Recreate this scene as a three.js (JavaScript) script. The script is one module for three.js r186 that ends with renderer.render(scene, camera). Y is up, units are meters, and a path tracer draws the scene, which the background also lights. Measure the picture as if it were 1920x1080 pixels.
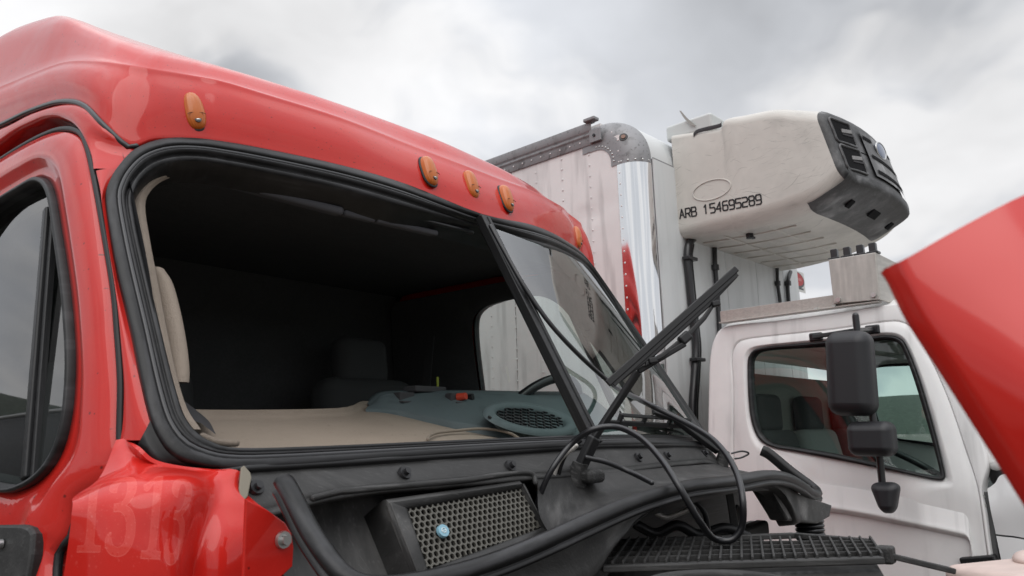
import * as THREE from 'three';
import { mergeGeometries, mergeVertices } from 'three/addons/utils/BufferGeometryUtils.js';
import { RoundedBoxGeometry } from 'three/addons/geometries/RoundedBoxGeometry.js';

// ---------------------------------------------------------------- camera, sky, sun, exposure
const scene = new THREE.Scene();
const camera = new THREE.PerspectiveCamera(40.85, 16 / 9, 0.05, 3000);
{ // hand-held phone, a little above the windscreen sill, tilted up and rolled slightly
  const m = [0.625430,-0.029417,0.779725,-0.134393,0.980294,0.144783,0.768619,0.195341,-0.609152,-1.616994,2.036018,1.206514];
  const M = new THREE.Matrix4().makeBasis(new THREE.Vector3(m[0], m[1], m[2]), new THREE.Vector3(m[3], m[4], m[5]), new THREE.Vector3(-m[6], -m[7], -m[8]));
  camera.quaternion.setFromRotationMatrix(M);
  camera.position.set(m[9], m[10], m[11]);
  camera.focus = 2.3; camera.userData.fStop = 8;
  camera.updateMatrixWorld();
}
const renderer = new THREE.WebGLRenderer({ antialias: true });
renderer.toneMapping = THREE.LinearToneMapping;
renderer.toneMappingExposure = 1.08;
renderer.shadowMap.enabled = true;

let seed = 7;
function rnd() { seed = (seed * 16807) % 2147483647; return seed / 2147483647; }
// value noise
const PERM = new Float32Array(65536); for (let i = 0; i < 65536; i++) PERM[i] = rnd();
function vn(x, y) {
  const xi = Math.floor(x), yi = Math.floor(y), fx = x - xi, fy = y - yi;
  const h = (a, b) => PERM[((a * 374761 + b * 668265) ^ ((a * 31) >> 3) ^ (b * 7919)) & 65535];
  const u = fx * fx * (3 - 2 * fx), v = fy * fy * (3 - 2 * fy);
  return (h(xi, yi) * (1 - u) + h(xi + 1, yi) * u) * (1 - v) + (h(xi, yi + 1) * (1 - u) + h(xi + 1, yi + 1) * u) * v;
}
function fbm(x, y, o = 5) { let s = 0, a = 0.5, n = 0; for (let i = 0; i < o; i++) { s += a * vn(x + i * 17.3, y - i * 9.1); n += a; x *= 2.03; y *= 2.03; a *= 0.5; } return s / n; }
const sst = (a, b, x) => { const t = Math.min(1, Math.max(0, (x - a) / (b - a))); return t * t * (3 - 2 * t); };
const mix = (a, b, t) => a + (b - a) * t;

{ // overcast sky: broken grey stratocumulus under a white veil, brighter towards the zenith
  const W = 2048, H = 1024, d = new Float32Array(W * H * 4);
  const dark = [[[0.3979,0.481,-0.7812], 0.13, 0.75], [[0.5374,0.5207,-0.6634], 0.10, 0.45], [[0.8017,0.5014,-0.3255], 0.13, 0.3], [[0.8632,0.4787,-0.1603], 0.15, 0.36], [[0.924,0.3778,-0.0595], 0.16, 0.15], [[0.7549,0.4395,-0.4868], 0.1, 0.05], [[0.5173,0.4525,-0.7264], 0.06, 0.12]];
  const light = [[[0.2436,0.4571,-0.8554], 0.10, 0.2], [[0.5994,0.4129,-0.6858], 0.25, 0.16], [[0.7746,0.4149,-0.4774], 0.14, 0.14], [[0.8889,0.4007,-0.222], 0.08, 0.1]];
  for (let j = 0; j < H; j++) {
    const e = (j + 0.5) / H * Math.PI - Math.PI / 2, se = Math.sin(e), ce = Math.cos(e);
    for (let i = 0; i < W; i++) {
      const ph = ((i + 0.5) / W - 0.5) * 2 * Math.PI, x = Math.cos(ph) * ce, z = Math.sin(ph) * ce, y = se;
      const k = (j * W + i) * 4;
      if (y < -0.02) { d[k] = 0.2; d[k + 1] = 0.19; d[k + 2] = 0.175; d[k + 3] = 1; continue; }
      const yy = Math.max(y, 0) + 0.22, px = x / yy * 2.2, pz = z / yy * 2.2;
      const w = fbm(px * 0.8 + 3.1, pz * 0.8 + 1.7, 4);
      const n = fbm(px * 1.1 + w * 1.8, pz * 1.1 - w * 1.3, 7);
      const t = sst(0.38, 0.62, n);                     // 0 thicker grey .. 1 bright veil
      let L = 0.66 + 0.17 * t + 0.16 * (fbm(px * 3.2 + w * 3, pz * 3.2, 5) - 0.5);
      for (const [v, s, q] of dark) { const c = 1 - (x * v[0] + y * v[1] + z * v[2]); L -= 0.42 * q * Math.exp(-c / (s * s) * 2) * (0.25 + 1.1 * (1 - n)); }
      for (const [v, s, q] of light) { const c = 1 - (x * v[0] + y * v[1] + z * v[2]); L += 0.6 * q * Math.exp(-c / (s * s) * 2) * (0.3 + n); }
      L = Math.min(0.93, Math.max(0.42, L)) * (1 + 1.25 * sst(0.45, 1.0, y));
      d[k] = L * mix(0.95, 1.0, t); d[k + 1] = L * mix(0.98, 1.0, t); d[k + 2] = L * mix(1.04, 1.012, t); d[k + 3] = 1;
    }
  }
  const sky = new THREE.DataTexture(d, W, H, THREE.RGBAFormat, THREE.FloatType);
  sky.mapping = THREE.EquirectangularReflectionMapping; sky.magFilter = THREE.LinearFilter; sky.minFilter = THREE.LinearFilter; sky.needsUpdate = true;
  scene.background = sky; scene.environment = sky;
}
const sun = new THREE.DirectionalLight(new THREE.Color(1, 0.965, 0.92), 1.0);   // veiled sun, behind the photographer's left shoulder
sun.position.set(-7, 13, 5); sun.target.position.set(0, 1.5, 0);
sun.castShadow = true; sun.shadow.radius = 100; sun.shadow.mapSize.set(2048, 2048);
Object.assign(sun.shadow.camera, { left: -9, right: 9, top: 9, bottom: -9, near: 1, far: 40 });
scene.add(sun, sun.target);

// ---------------------------------------------------------------- helpers
const V3 = (p) => new THREE.Vector3(p[0], p[1], p[2]);
const add = (a, b, s = 1) => [a[0] + b[0] * s, a[1] + b[1] * s, a[2] + b[2] * s];
const lerp = (a, b, t) => [mix(a[0], b[0], t), mix(a[1], b[1], t), mix(a[2], b[2], t)];
const mir = (p) => [-p[0], p[1], p[2]];
const sub = (a, b) => [a[0] - b[0], a[1] - b[1], a[2] - b[2]];
const crs = (a, b) => [a[1] * b[2] - a[2] * b[1], a[2] * b[0] - a[0] * b[2], a[0] * b[1] - a[1] * b[0]];
const nrm = (a) => { const l = Math.hypot(...a) || 1; return [a[0] / l, a[1] / l, a[2] / l]; };
const sym = (near) => [...near].reverse().concat(near.slice(1).map(mir));   // near half runs from the centre line outwards
function crAt(P, t, closed) {                                              // uniform Catmull-Rom, t in 0 .. segments
  const n = P.length, seg = closed ? n : n - 1; let i = Math.min(seg - 1, Math.floor(t)); const f = t - i;
  const g = (k) => closed ? P[((k % n) + n) % n] : k < 0 ? add(P[0], sub(P[0], P[1])) : k >= n ? add(P[n - 1], sub(P[n - 1], P[n - 2])) : P[k];
  const a = g(i - 1), b = g(i), c = g(i + 1), e = g(i + 2), o = [];
  for (let k = 0; k < 3; k++) o.push(0.5 * (2 * b[k] + (c[k] - a[k]) * f + (2 * a[k] - 5 * b[k] + 4 * c[k] - e[k]) * f * f + (3 * b[k] - a[k] - 3 * c[k] + e[k]) * f * f * f));
  return o;
}
function smooth(P, s, closed) { const seg = closed ? P.length : P.length - 1, o = []; for (let i = 0; i < seg * s + (closed ? 0 : 1); i++) o.push(crAt(P, i / s, closed)); return o; }
function fromGrid(G, closedU, thick) {                                      // G[row][col] of points
  const R = G.length, Cn = G[0].length, pos = [], uv = [], idx = [];
  let lu = 0, lv = 0; const mr = G[R >> 1]; for (let i = 1; i < Cn; i++) lu += Math.hypot(...sub(mr[i], mr[i - 1])); for (let j = 1; j < R; j++) lv += Math.hypot(...sub(G[j][Cn >> 1], G[j - 1][Cn >> 1]));
  const cols = closedU ? Cn + 1 : Cn;
  for (let j = 0; j < R; j++) for (let i = 0; i < cols; i++) { pos.push(...G[j][i % Cn]); uv.push(i / (cols - 1) * lu, j / (R - 1) * lv); }
  for (let j = 0; j < R - 1; j++) for (let i = 0; i < cols - 1; i++) { const a = j * cols + i; idx.push(a, a + 1, a + cols, a + 1, a + cols + 1, a + cols); }
  const g = new THREE.BufferGeometry();
  g.setAttribute('position', new THREE.Float32BufferAttribute(pos, 3)); g.setAttribute('uv', new THREE.Float32BufferAttribute(uv, 2)); g.setIndex(idx);
  g.computeVertexNormals();
  if (closedU) { const N = g.attributes.normal; for (let j = 0; j < R; j++) { const a = j * cols, b = a + cols - 1; for (let k = 0; k < 3; k++) { const s = (N.array[a * 3 + k] + N.array[b * 3 + k]) / 2; N.array[a * 3 + k] = N.array[b * 3 + k] = s; } } }
  if (!thick) return g;
  const N = g.attributes.normal, B = G.map((r, j) => r.map((p, i) => { const k = j * cols + i; return [p[0] - N.getX(k) * thick, p[1] - N.getY(k) * thick, p[2] - N.getZ(k) * thick]; }));
  const parts = [g, fromGrid([...B].reverse(), closedU)];
  const rim = (f, b) => parts.push(fromGrid([b, f], false));
  const close = (r) => closedU ? [...r, r[0]] : r;
  rim(close(G[0]), close(B[0])); rim(close(B[R - 1]), close(G[R - 1]));
  if (!closedU) { rim(B.map((r) => r[0]), G.map((r) => r[0])); rim(G.map((r) => r[Cn - 1]), B.map((r) => r[Cn - 1])); }
  return mergeGeometries(parts.map((q) => q.toNonIndexed()));
}
function grid(rows, su = 4, sv = 4, o = {}) {
  const A = rows.map((r) => o.linU ? r : smooth(r, su, o.closed)), G = [], n = A[0].length;
  for (let j = 0; j < (rows.length - 1) * sv + 1; j++) { const t = j / sv, row = []; for (let i = 0; i < n; i++) { const col = A.map((r) => r[i]); row.push(o.linV ? lerp(col[Math.min(col.length - 2, Math.floor(t))], col[Math.min(col.length - 1, Math.floor(t) + 1)], t - Math.min(col.length - 2, Math.floor(t))) : crAt(col, t)); } G.push(row); }
  return fromGrid(G, o.closed, o.thick);
}
function tube(P, r, o = {}) {
  const c = new THREE.CatmullRomCurve3(P.map(V3), !!o.closed, 'centripetal');
  const g = new THREE.TubeGeometry(c, o.seg || P.length * 8, r, o.rad || 10, !!o.closed);
  if (o.closed) return g;
  const caps = [P[0], P[P.length - 1]].map((p) => { const s = new THREE.SphereGeometry(r * 0.99, 8, 6); s.translate(...p); return s; });
  return mergeGeometries([g, ...caps]);
}
function bar(a, b, w, h, up = [0, 1, 0], rad = 0.25) {                      // bevelled bar from a to b, w across, h along up
  const d = sub(b, a), L = Math.hypot(...d), z = nrm(d), x = nrm(crs(up, z)), y = crs(z, x), m = new THREE.Matrix4().makeBasis(V3(x), V3(y), V3(z));
  const g = new RoundedBoxGeometry(w, h, L, 2, Math.min(w, h) * rad); g.applyMatrix4(m); g.translate(...lerp(a, b, 0.5)); return g;
}
function cyl(p, n, r, h, seg = 20, r2 = r) {                                // cylinder standing on p along n
  const g = new THREE.CylinderGeometry(r2, r, h, seg); g.translate(0, h / 2, 0);
  g.applyQuaternion(new THREE.Quaternion().setFromUnitVectors(new THREE.Vector3(0, 1, 0), V3(nrm(n)))); g.translate(...p); return g;
}
function frameAt(g, p, x, y) { const X = nrm(x), Z = nrm(crs(X, y)), Y = crs(Z, X); g.applyMatrix4(new THREE.Matrix4().makeBasis(V3(X), V3(Y), V3(Z)).setPosition(...p)); return g; }
function plate(P, thick, o = {}) {                                          // polygon plate through (nearly) coplanar points
  const p0 = P[0], X = nrm(sub(P[1], p0)); let n = [0, 0, 0]; for (let i = 1; i < P.length - 1; i++) n = add(n, crs(sub(P[i], p0), sub(P[i + 1], p0))); n = nrm(n);
  const Y = crs(n, X), to = (q) => { const d = sub(q, p0); return new THREE.Vector2(d[0] * X[0] + d[1] * X[1] + d[2] * X[2], d[0] * Y[0] + d[1] * Y[1] + d[2] * Y[2]); };
  const s = new THREE.Shape(P.map(to)); for (const h of o.holes || []) s.holes.push(new THREE.Path(h.map(to)));
  const b = o.bevel ?? Math.min(0.004, thick / 3), g = new THREE.ExtrudeGeometry(s, { depth: thick - 2 * b, bevelEnabled: b > 0, bevelSize: b, bevelOffset: -b, bevelThickness: b, bevelSegments: 2 });
  g.translate(0, 0, -thick + b); g.applyMatrix4(new THREE.Matrix4().makeBasis(V3(X), V3(Y), V3(n)).setPosition(...p0)); return g;
}
// where the ray from c at angle a (in the z,y plane) leaves a closed loop
function atAngle(loop, c, a) {
  const dz = Math.cos(a), dy = Math.sin(a); let best = null, bs = -1;
  for (let i = 0; i < loop.length; i++) {
    const p = loop[i], q = loop[(i + 1) % loop.length], ez = q[2] - p[2], ey = q[1] - p[1], D = dz * -ey + dy * ez; if (Math.abs(D) < 1e-12) continue;
    const rz = p[2] - c[0], ry = p[1] - c[1], s = (rz * -ey + ry * ez) / D, t = (dz * ry - dy * rz) / D;
    if (t >= -1e-6 && t <= 1 + 1e-6 && s > bs) { bs = s; best = lerp(p, q, t); }
  }
  return best;
}
function ring(outer, inner, c, rows, n = 160, thick = 0) {                  // rows: [t from outer to inner, sideways offset]
  const G = rows.map(() => []);
  for (let i = 0; i < n; i++) { const a = i / n * Math.PI * 2, o = atAngle(outer, c, a), q = atAngle(inner, c, a); rows.forEach(([t, off], k) => { const p = lerp(o, q, t); p[0] += off; G[k].push(p); }); }
  const g = fromGrid(G, true, thick), P = g.attributes.position, U = g.attributes.uv; for (let i = 0; i < P.count; i++) U.setXY(i, P.getZ(i), P.getY(i)); return g;
}
const shrink = (loop, c, m, off = 0) => loop.map((p) => { const dz = p[2] - c[0], dy = p[1] - c[1], l = Math.hypot(dz, dy), k = Math.max(0.02, l - m) / l; return [p[0] + off, c[1] + dy * k, c[0] + dz * k]; });
function fan(loop) { const c = loop.reduce((s, p) => add(s, p, 1 / loop.length), [0, 0, 0]); return fromGrid([loop, loop.map((p) => lerp(p, c, 0.5)), loop.map(() => c)], true); }
const mirG = (g) => { const q = g.index ? g.toNonIndexed() : g.clone(); q.scale(-1, 1, 1); for (const k of ['position', 'normal', 'uv']) { const A = q.attributes[k]; if (!A) continue; const w = A.itemSize, t = A.array; for (let i = 0; i < t.length; i += 3 * w) for (let m = 0; m < w; m++) { const s = t[i + w + m]; t[i + w + m] = t[i + 2 * w + m]; t[i + 2 * w + m] = s; } } return q; };
const merge = (list) => mergeGeometries(list.map((g) => { const q = g.index ? g.toNonIndexed() : g.clone(); for (const k of Object.keys(q.attributes)) if (!['position', 'normal', 'uv'].includes(k)) q.deleteAttribute(k); return q; }));
const used = {};
function numbered(n) { used[n] = (used[n] || 0) + 1; return used[n] === 1 ? n : n + '_' + String(used[n] - 1).padStart(3, '0'); }
function thing(name, label, category, group) { const o = new THREE.Group(); o.name = numbered(name); o.userData = { label, category }; if (group) o.userData.group = group; scene.add(o); return o; }
function part(name, geo, m, parent, label) { const o = new THREE.Mesh(geo, m); o.name = name; o.castShadow = o.receiveShadow = true; if (label) o.userData.label = label; parent.add(o); return o; }

// ---------------------------------------------------------------- materials
function tex(n, fn, srgb, rx = 1, ry = 1) {
  const d = new Uint8Array(n * n * 4); for (let j = 0; j < n; j++) for (let i = 0; i < n; i++) { const c = fn(i / n, j / n, i, j), k = (j * n + i) * 4; d[k] = c[0] * 255; d[k + 1] = (c[1] ?? c[0]) * 255; d[k + 2] = (c[2] ?? c[0]) * 255; d[k + 3] = 255; }
  const t = new THREE.DataTexture(d, n, n); t.wrapS = t.wrapT = THREE.RepeatWrapping; t.magFilter = THREE.LinearFilter; t.minFilter = THREE.LinearMipmapLinearFilter; t.generateMipmaps = true; if (srgb) t.colorSpace = THREE.SRGBColorSpace; t.repeat.set(rx, ry); t.needsUpdate = true; return t;
}
const tile = (f, p) => (u, v) => { const a = (s, t) => f(s * p, t * p), w = (x) => sst(0.75, 1, x); return mix(mix(a(u, v), a(u - 1, v), w(u)), mix(a(u, v - 1), a(u - 1, v - 1), w(u)), w(v)); };
const N1 = tile((x, y) => fbm(x, y, 6), 6), N2 = tile((x, y) => fbm(x + 40, y + 9, 4), 30), N3 = tile((x, y) => fbm(x * 0.35 + 11, y * 3 + 3, 5), 14), N4 = tile((x, y) => fbm(x + 70, y + 31, 3), 90);
const lin = (r, g, b) => new THREE.Color().setRGB(r, g, b);
function phys(o) { return new THREE.MeshPhysicalMaterial(o); }
// scattered rain spots and grit on the lacquer
const spotsArr = Array.from({ length: 420 }, () => [rnd(), rnd(), 0.0012 + 0.0034 * rnd() * rnd(), rnd()]);
const spotGrid = {}; for (const s of spotsArr) { const k = Math.floor(s[0] * 32) + ',' + Math.floor(s[1] * 32); (spotGrid[k] ||= []).push(s); }
const spotAt = (u, v) => { let m = 0; for (let a = -1; a <= 1; a++) for (let b = -1; b <= 1; b++) for (const s of spotGrid[(Math.floor(u * 32) + a) + ',' + (Math.floor(v * 32) + b)] || []) { const d = Math.hypot(u - s[0], v - s[1]) / s[2]; if (d < 1) m = Math.max(m, 1 - d * d); } return m; };
const scuff = new Float32Array(1024 * 1024);
for (let k = 0; k < 900; k++) { let x = rnd() * 1024, y = rnd() * 1024, a = rnd() * 6.28, L = 10 + 120 * rnd() * rnd(), w = 0.15 + 0.6 * rnd() * rnd(); for (let s = 0; s < L; s++) { x += Math.cos(a); y += Math.sin(a); a += (rnd() - 0.5) * 0.06; const i = ((Math.floor(y) & 1023) << 10) | (Math.floor(x) & 1023); scuff[i] = Math.max(scuff[i], w * Math.sin(Math.PI * s / L)); } }
const redMap = tex(1024, (u, v, i, j) => { const n = N1(u, v), g = N2(u, v), s = spotAt(u, v), c = 0.05 * scuff[j * 1024 + i], k = 0.955 + 0.04 * n - 0.45 * s + 0.025 * (g - 0.5); return [0.795 * k + c, 0.150 * k + c + 0.02 * sst(0.55, 0.75, n), 0.118 * k + c + 0.02 * sst(0.55, 0.75, n)]; }, true, 1.2, 1.2);
const redRough = tex(512, (u, v) => { const r = 0.35 + 0.25 * sst(0.35, 0.75, N1(u, v)) + 0.12 * N2(u, v); return [1, r, 0]; }, false, 1.2, 1.2);
const redBump = tex(512, (u, v) => [0.5 + 0.5 * (N4(u, v) - 0.5)], false, 3, 3);
const MRed = phys({ map: redMap, roughnessMap: redRough, roughness: 1, specularIntensity: 0.25, clearcoat: 0.8, clearcoatRoughness: 0.07, bumpMap: redBump, bumpScale: 0.0003, side: THREE.DoubleSide });
const whiteMap = tex(1024, (u, v) => { const n = N1(u, v), s = N3(v, u), k = 0.97 - 0.10 * sst(0.5, 0.85, s) - 0.06 * sst(0.5, 0.8, n) + 0.03 * (N2(u, v) - 0.5); return [0.945 * k, 0.94 * k, 0.935 * k]; }, true, 0.5, 0.5);
const whiteRough = tex(512, (u, v) => [1, 0.3 + 0.25 * N1(u, v), 0], false, 1, 1);
const MWhite = phys({ map: whiteMap, roughnessMap: whiteRough, roughness: 1, clearcoat: 0.35, clearcoatRoughness: 0.15, side: THREE.DoubleSide });
const MBoxSide = phys({ map: whiteMap, color: lin(1, 0.985, 0.985), roughnessMap: whiteRough, roughness: 0.95, clearcoat: 0.25, clearcoatRoughness: 0.2, side: THREE.DoubleSide });
const MBoxFront = phys({ map: tex(1024, (u, v) => { const s = N3(v, u), n = N1(u, v), k = 0.97 - 0.05 * sst(0.5, 0.8, s) - 0.08 * sst(0.5, 0.8, n); return [0.87 * k, 0.88 * k, 0.88 * k]; }, true, 0.35, 0.35), roughness: 0.5, side: THREE.DoubleSide });
// scuffed reefer moulding: long fine branch scratches
const scr = new Float32Array(1024 * 1024);
{ for (let k = 0; k < 700; k++) { let x = rnd() * 1024, y = 1024 * Math.pow(rnd(), 0.7), a = 1.45 + (rnd() - 0.5) * 0.8, L = 20 + 160 * rnd() * rnd(), w = 0.1 + 0.45 * rnd() * rnd(); for (let s = 0; s < L; s++) { x += Math.cos(a); y += Math.sin(a); a += (rnd() - 0.5) * 0.12; for (const [ox, f] of [[0, 1], [1, 0.5]]) { const i = ((Math.floor(y) + ox & 1023) << 10) | (Math.floor(x) & 1023); scr[i] = Math.max(scr[i], f * w * Math.sin(Math.PI * s / L)); } } } }
const MReefer = phys({ map: tex(1024, (u, v, i, j) => { const n = N1(u, v), k = 0.95 - 0.1 * sst(0.45, 0.8, n) - 0.75 * scr[j * 1024 + i] - 0.05 * N2(u, v); return [0.86 * k, 0.845 * k, 0.815 * k]; }, true, 0.9, 0.9), roughness: 0.42, clearcoat: 0.2, clearcoatRoughness: 0.3, side: THREE.DoubleSide });
const plasticMap = tex(1024, (u, v, i, j) => { const n = N1(u, v), g = N2(u, v), k = 0.16 + 0.14 * sst(0.42, 0.78, n) + 0.07 * (g - 0.5) + 0.06 * sst(0.66, 0.85, N4(u, v)) + 0.16 * scuff[j * 1024 + i]; return [k * 1.01, k, k * 0.99]; }, true, 1.8, 1.8);
const plasticRough = tex(512, (u, v) => [1, 0.42 + 0.3 * N1(u, v), 0], false, 2, 2);
const MPlastic = phys({ map: plasticMap, roughnessMap: plasticRough, roughness: 1, bumpMap: redBump, bumpScale: 0.0006, side: THREE.DoubleSide });
const MRubber = phys({ map: tex(512, (u, v) => { const k = 0.085 + 0.09 * sst(0.45, 0.75, N3(u, v)) + 0.08 * (N2(u, v) - 0.4); return [k, k, k * 1.04]; }, true, 2, 2), roughness: 0.4, specularIntensity: 0.7, side: THREE.DoubleSide });
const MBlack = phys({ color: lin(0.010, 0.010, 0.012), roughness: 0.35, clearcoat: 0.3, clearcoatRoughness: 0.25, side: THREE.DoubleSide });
const MDark = phys({ color: lin(0.05, 0.048, 0.052), roughness: 0.85, side: THREE.DoubleSide });
const MSeat = phys({ color: lin(0.06, 0.058, 0.06), roughness: 0.95, side: THREE.DoubleSide });
const MGreySeat = phys({ color: lin(0.30, 0.30, 0.29), roughness: 0.9 });
const MAlu = phys({ map: tex(512, (u, v) => { const k = 0.6 + 0.16 * (N3(u, v) - 0.5) - 0.12 * sst(0.5, 0.8, N1(u, v)); return [k, k * 0.985, k * 0.975]; }, true, 1, 1), metalness: 0.65, roughness: 0.5, side: THREE.DoubleSide });
const MCast = phys({ map: tex(512, (u, v) => { const k = 0.58 - 0.1 * sst(0.5, 0.8, N1(u, v)) - 0.14 * sst(0.66, 0.8, N2(u, v)); return [k, k, k * 1.01]; }, true, 3, 3), metalness: 0.35, roughness: 0.55, side: THREE.DoubleSide });
const MChrome = phys({ color: lin(0.82, 0.83, 0.84), metalness: 1, roughness: 0.09, side: THREE.DoubleSide });
const MSteel = phys({ color: lin(0.55, 0.55, 0.54), metalness: 0.9, roughness: 0.3 });
const MGalv = phys({ map: tex(512, (u, v) => { const k = 0.72 + 0.12 * (N3(v, u) - 0.5) + 0.04 * N2(u, v); return [k, k * 0.98, k * 0.95]; }, true, 2, 2), metalness: 0.45, roughness: 0.5, side: THREE.DoubleSide });
const MBolt = phys({ color: lin(0.028, 0.028, 0.03), roughness: 0.4, metalness: 0.3 });
const MGlass = phys({ color: lin(0.80, 0.94, 0.89), transmission: 1, thickness: 0, roughness: 0.02, ior: 3.0, side: THREE.DoubleSide });
const MDoorGlass = phys({ color: lin(0.62, 0.72, 0.70), transmission: 1, thickness: 0, roughness: 0.02, ior: 1.85, side: THREE.DoubleSide });
const MCabGlass = phys({ color: lin(0.72, 0.84, 0.80), transmission: 1, thickness: 0, roughness: 0.02, ior: 1.7, side: THREE.DoubleSide });
const MBeige = phys({ map: tex(512, (u, v) => { const k = 0.97 - 0.06 * N1(u, v) + 0.04 * (N4(u, v) - 0.5) - 0.1 * sst(0.74, 0.85, N2(u, v)); return [0.62 * k, 0.565 * k, 0.51 * k]; }, true, 2, 2), roughness: 0.75, bumpMap: tex(512, (u, v) => [N4(u, v)], false, 6, 6), bumpScale: 0.0012, side: THREE.DoubleSide });
const MTeal = phys({ map: tex(512, (u, v) => { const k = 0.96 + 0.06 * (N4(u, v) - 0.5) - 0.08 * sst(0.5, 0.8, N1(u, v)); return [0.345 * k, 0.39 * k, 0.40 * k]; }, true, 3, 3), roughness: 0.65, side: THREE.DoubleSide });
const MAmber = phys({ color: lin(0.55, 0.13, 0.008), roughness: 0.35, clearcoat: 0.35, clearcoatRoughness: 0.1, bumpMap: tex(64, (u, v) => [0.5 + 0.5 * Math.sin(u * Math.PI * 2 * 16)], false, 1, 1), bumpScale: 0.0006 });
const MAmberDark = phys({ color: lin(0.16, 0.05, 0.012), roughness: 0.4, clearcoat: 0.4 });
const MMirror = phys({ color: lin(0.020, 0.020, 0.023), roughness: 0.48, bumpMap: redBump, bumpScale: 0.0004 });
const MWiper = phys({ color: lin(0.009, 0.009, 0.010), roughness: 0.5, side: THREE.DoubleSide });
const MLining = phys({ map: tex(256, (u, v) => { const k = 0.30 + 0.05 * (N4(u, v) - 0.5) + 0.03 * (N1(u, v) - 0.5); return [k, k * 0.98, k]; }, true, 2, 2), roughness: 0.95, side: THREE.DoubleSide });
const MWhiteNew = phys({ color: lin(0.80, 0.80, 0.80), roughness: 0.2, clearcoat: 0.9, clearcoatRoughness: 0.04, side: THREE.DoubleSide });
const MRedHood = phys({ color: lin(0.56, 0.019, 0.0125), roughness: 0.4, specularIntensity: 0.25, clearcoat: 0.8, clearcoatRoughness: 0.12, side: THREE.DoubleSide });

// ---------------------------------------------------------------- the red tractor
const red = thing('red_truck', 'red tractor truck with missing near windscreen pane, amber roof lamps and its hood tipped open', 'truck');
const at = (p, n, s) => add(p, n, s);

// gasket loops on the curved windscreen, near half from the centre line
const gOut = [...[[0,2.6735,-0.1921]], ...[[-0.2569,2.7039,-0.2211],[-0.44,2.7164,-0.258],[-0.6224,2.7195,-0.3057],[-0.7148,2.719,-0.3347],[-0.7817,2.7139,-0.3554],[-0.8454,2.6964,-0.3693],[-0.9014,2.6568,-0.3679],[-0.9384,2.6064,-0.352],[-0.9614,2.5621,-0.3341],[-0.9738,2.5214,-0.3136],[-0.9809,2.4441,-0.2677],[-0.9857,2.3518,-0.2111],[-0.9871,2.246,-0.1446],[-0.9911,2.1585,-0.0905],[-0.9919,2.0906,-0.0476],[-0.9869,2.056,-0.024],[-0.9755,2.0303,-0.0041],[-0.9492,2.0134,0.0146],[-0.8886,2.0015,0.0397],[-0.7261,2.0029,0.0804],[-0.389,2.0099,0.1361]], ...[[0,2.0137,0.1577]]];
const gIn = [...[[0,2.6448,-0.2071]], ...[[-0.2866,2.639,-0.1901],[-0.463,2.6537,-0.2284],[-0.6395,2.6604,-0.277],[-0.7291,2.6631,-0.3068],[-0.7823,2.6618,-0.3247],[-0.8309,2.6487,-0.3348],[-0.8699,2.6252,-0.3357],[-0.8992,2.592,-0.327],[-0.9166,2.5594,-0.3139],[-0.9266,2.5264,-0.2974],[-0.9312,2.463,-0.2598],[-0.9344,2.3796,-0.2091],[-0.9389,2.2488,-0.1291],[-0.9409,2.1787,-0.0861],[-0.9408,2.1174,-0.0478],[-0.9371,2.0901,-0.0296],[-0.9271,2.0695,-0.0136],[-0.9087,2.0532,0.0021],[-0.8687,2.0415,0.0208],[-0.7119,2.0409,0.0615],[-0.3684,2.0456,0.1192]], ...[[0,2.0486,0.1412]]];
// both loops as full closed loops (drop the repeated centre points)
const full = (h) => [...h, ...h.slice(1, -1).reverse().map(mir)];
const GO = full(gOut), GI = full(gIn);
const wsN = (p) => nrm([0.36 * p[0] * (1), 0.46, 0.88]);
{
  const prof = [[-0.03, -0.012], [0, 0.008], [0.06, 0.016], [0.3, 0.017], [0.4, 0.014], [0.44, 0.002], [0.5, 0.002], [0.54, 0.012], [0.64, 0.014], [0.7, 0.006], [0.73, -0.004], [0.78, 0.003], [0.92, 0.004], [1.0, -0.004], [1.03, -0.03], [1.03, -0.07]];
  const rows = prof.map(([t, o]) => GO.map((p, i) => at(lerp(p, GI[i], t), wsN(p), o)));
  part('windscreen_gasket', grid(rows, 4, 1, { closed: true, linV: true }), MRubber, red, 'black rubber windscreen gasket with a glossy bead');
  // polished insert bead that sits in the gasket groove
  const bead = part('gasket_bead', tube(smooth(GO.map((p, i) => at(lerp(p, GI[i], 0.47), wsN(p), 0.008)), 2, true), 0.0055, { closed: true, seg: 300, rad: 8 }), MBlack, red);
}
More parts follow.
